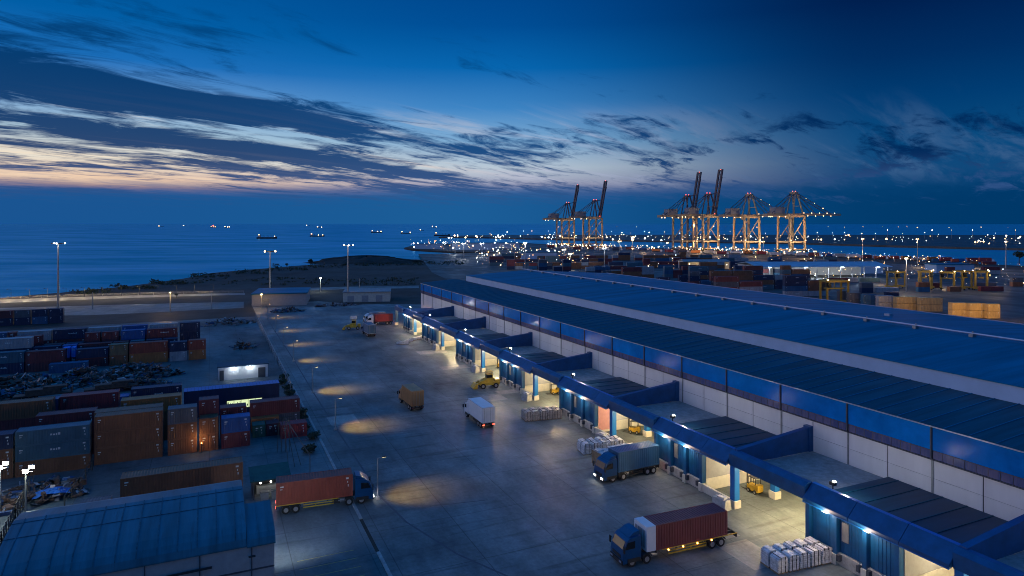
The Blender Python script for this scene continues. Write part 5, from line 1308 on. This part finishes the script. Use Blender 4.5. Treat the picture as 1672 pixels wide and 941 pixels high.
    # wire frame by the containers
    o = thing('scaffold_frame', 'thin steel frame of leaning poles beside the green container', 'scaffold', (*W(107,10.6),0), TH); m = MB()
    for k in range(4): m.tube((-.9+k*.6,3.2-k*.1,0),(-.6+k*.5,3.0,5.6),.05,5)
    for k in range(3): m.tube((k*.9,-5+k*.4,0),(k*.3,2.8,5.4),.05,5)
    m.tube((-.8,2.9,5.5),(1.3,2.9,5.5),.05,5); m.tube((.2,2.9,5.5),(2.6,-8,2.6),.06,5); m.tube((2.6,-8,0),(2.6,-8,2.6),.06,5)
    part('pole', m, X['fence'], o)
    # booth with green awning
    o = thing('awning_booth', 'booth under a dark green awning behind the rust red lorry', 'booth', (*W(94.6,7.3),0), TH); m = MB(); m.box(-2.2,-2.05,-1.6,1.6,0,2.6); m.box(-2.2,1.6,1.45,1.6,0,2.4)
    for x in (-2.1,2.2):
        for y in (-2.2,1.5): m.box(x-.05,x+.05,y-.05,y+.05,0,2.7)
    part('wall', m, X['joint'], o); part('awning', MB().prism([(-2.6,2.45),(1.9,2.95),(1.9,3.02),(-2.6,2.53)],-2.5,2.6,'x'), X['greentarp'], o); part('counter', MB().box(-1.6,1.4,-.4,.2,0,1.0), X['greywall'], o)
    for xx in (-1.2,.1): part('lamp', MB().ball((0,0,0),.09), X['e_head'], o, (xx,-1.7,1.9))
    lamp('booth_light','POINT',(*W(92.8,7.1),1.9), LP['booth'], (1,.9,.65), .1)
    R = random.Random(9)
    for k in range(3):
        o = thing('tool_bin', f"grey metal bin under the green awning, {ORD[k]} from the lorry", 'bin', (*W(92.2,9.2-k*1.3),0), TH+R.uniform(-.2,.2), 'bins by the green awning'); part('body', MB().prism([(-.45,0),(.45,0),(.55,.95),(-.55,.95)],-.4,.4), X['steel'], o); part('lid', MB().box(-.58,.58,-.43,.43,.96,1.02), X['joint'], o)
LP = dict(dockflood=330, dockfront=330, bay=3000, recess=900, post=2900, mast=900, road=2200, yardflood=420, stack=80, stackfront=70, shed=90, crane=12000, quay=26000, carrier=330, port=3600, transit=6500, annex=1700, booth=14)
def camera():
    c = bpy.data.cameras.new('camera'); o = bpy.data.objects.new('camera', c); COL.objects.link(o)
    o.location = (0,0,HC); o.rotation_euler = (math.pi/2,0,0)
    c.sensor_fit = 'HORIZONTAL'; c.sensor_width = 36; c.lens = 36*F/1672; c.shift_y = -(470.5-HZ)/1672; c.clip_start = .5; c.clip_end = 150000
    SC.camera = o
build_materials(); sky(); camera(); ground(); warehouse(); wheel_data(); near_yard(); middle_yard(); far_yard(); vehicles(); cranes(); straddle_carriers(); lamps(); port_glow(); ships(); plants(); sheds_and_clutter()
# last glow of the sunset, nearly gone
sd = bpy.data.lights.new('sun','SUN'); sd.energy = .015; sd.angle = math.radians(70); sd.color = (1,.80,.66); sd.specular_factor = 0.0
so = bpy.data.objects.new('sun', sd); COL.objects.link(so); so.rotation_euler = Vector((.58,-.70,-.42)).to_track_quat('-Z','Y').to_euler()
for k in range(4):
    lamp('container_light','POINT',((1400+k*75-CX)*262/F, 246-k*5, 5.0), 6500, (1,.55,.12), .5)
vs = SC.view_settings; vs.view_transform = 'Standard'; vs.look = 'None'; vs.exposure = 0.0; vs.gamma = 1.0; vs.use_curve_mapping = False
cy = SC.cycles; cy.filter_width = 1.0; cy.use_denoising = True; cy.max_bounces = 5; cy.diffuse_bounces = 2; cy.glossy_bounces = 3; cy.transmission_bounces = 2; cy.caustics_reflective = False; cy.caustics_refractive = False; cy.sample_clamp_indirect = 4.0
try: cy.use_light_tree = True
except Exception: pass
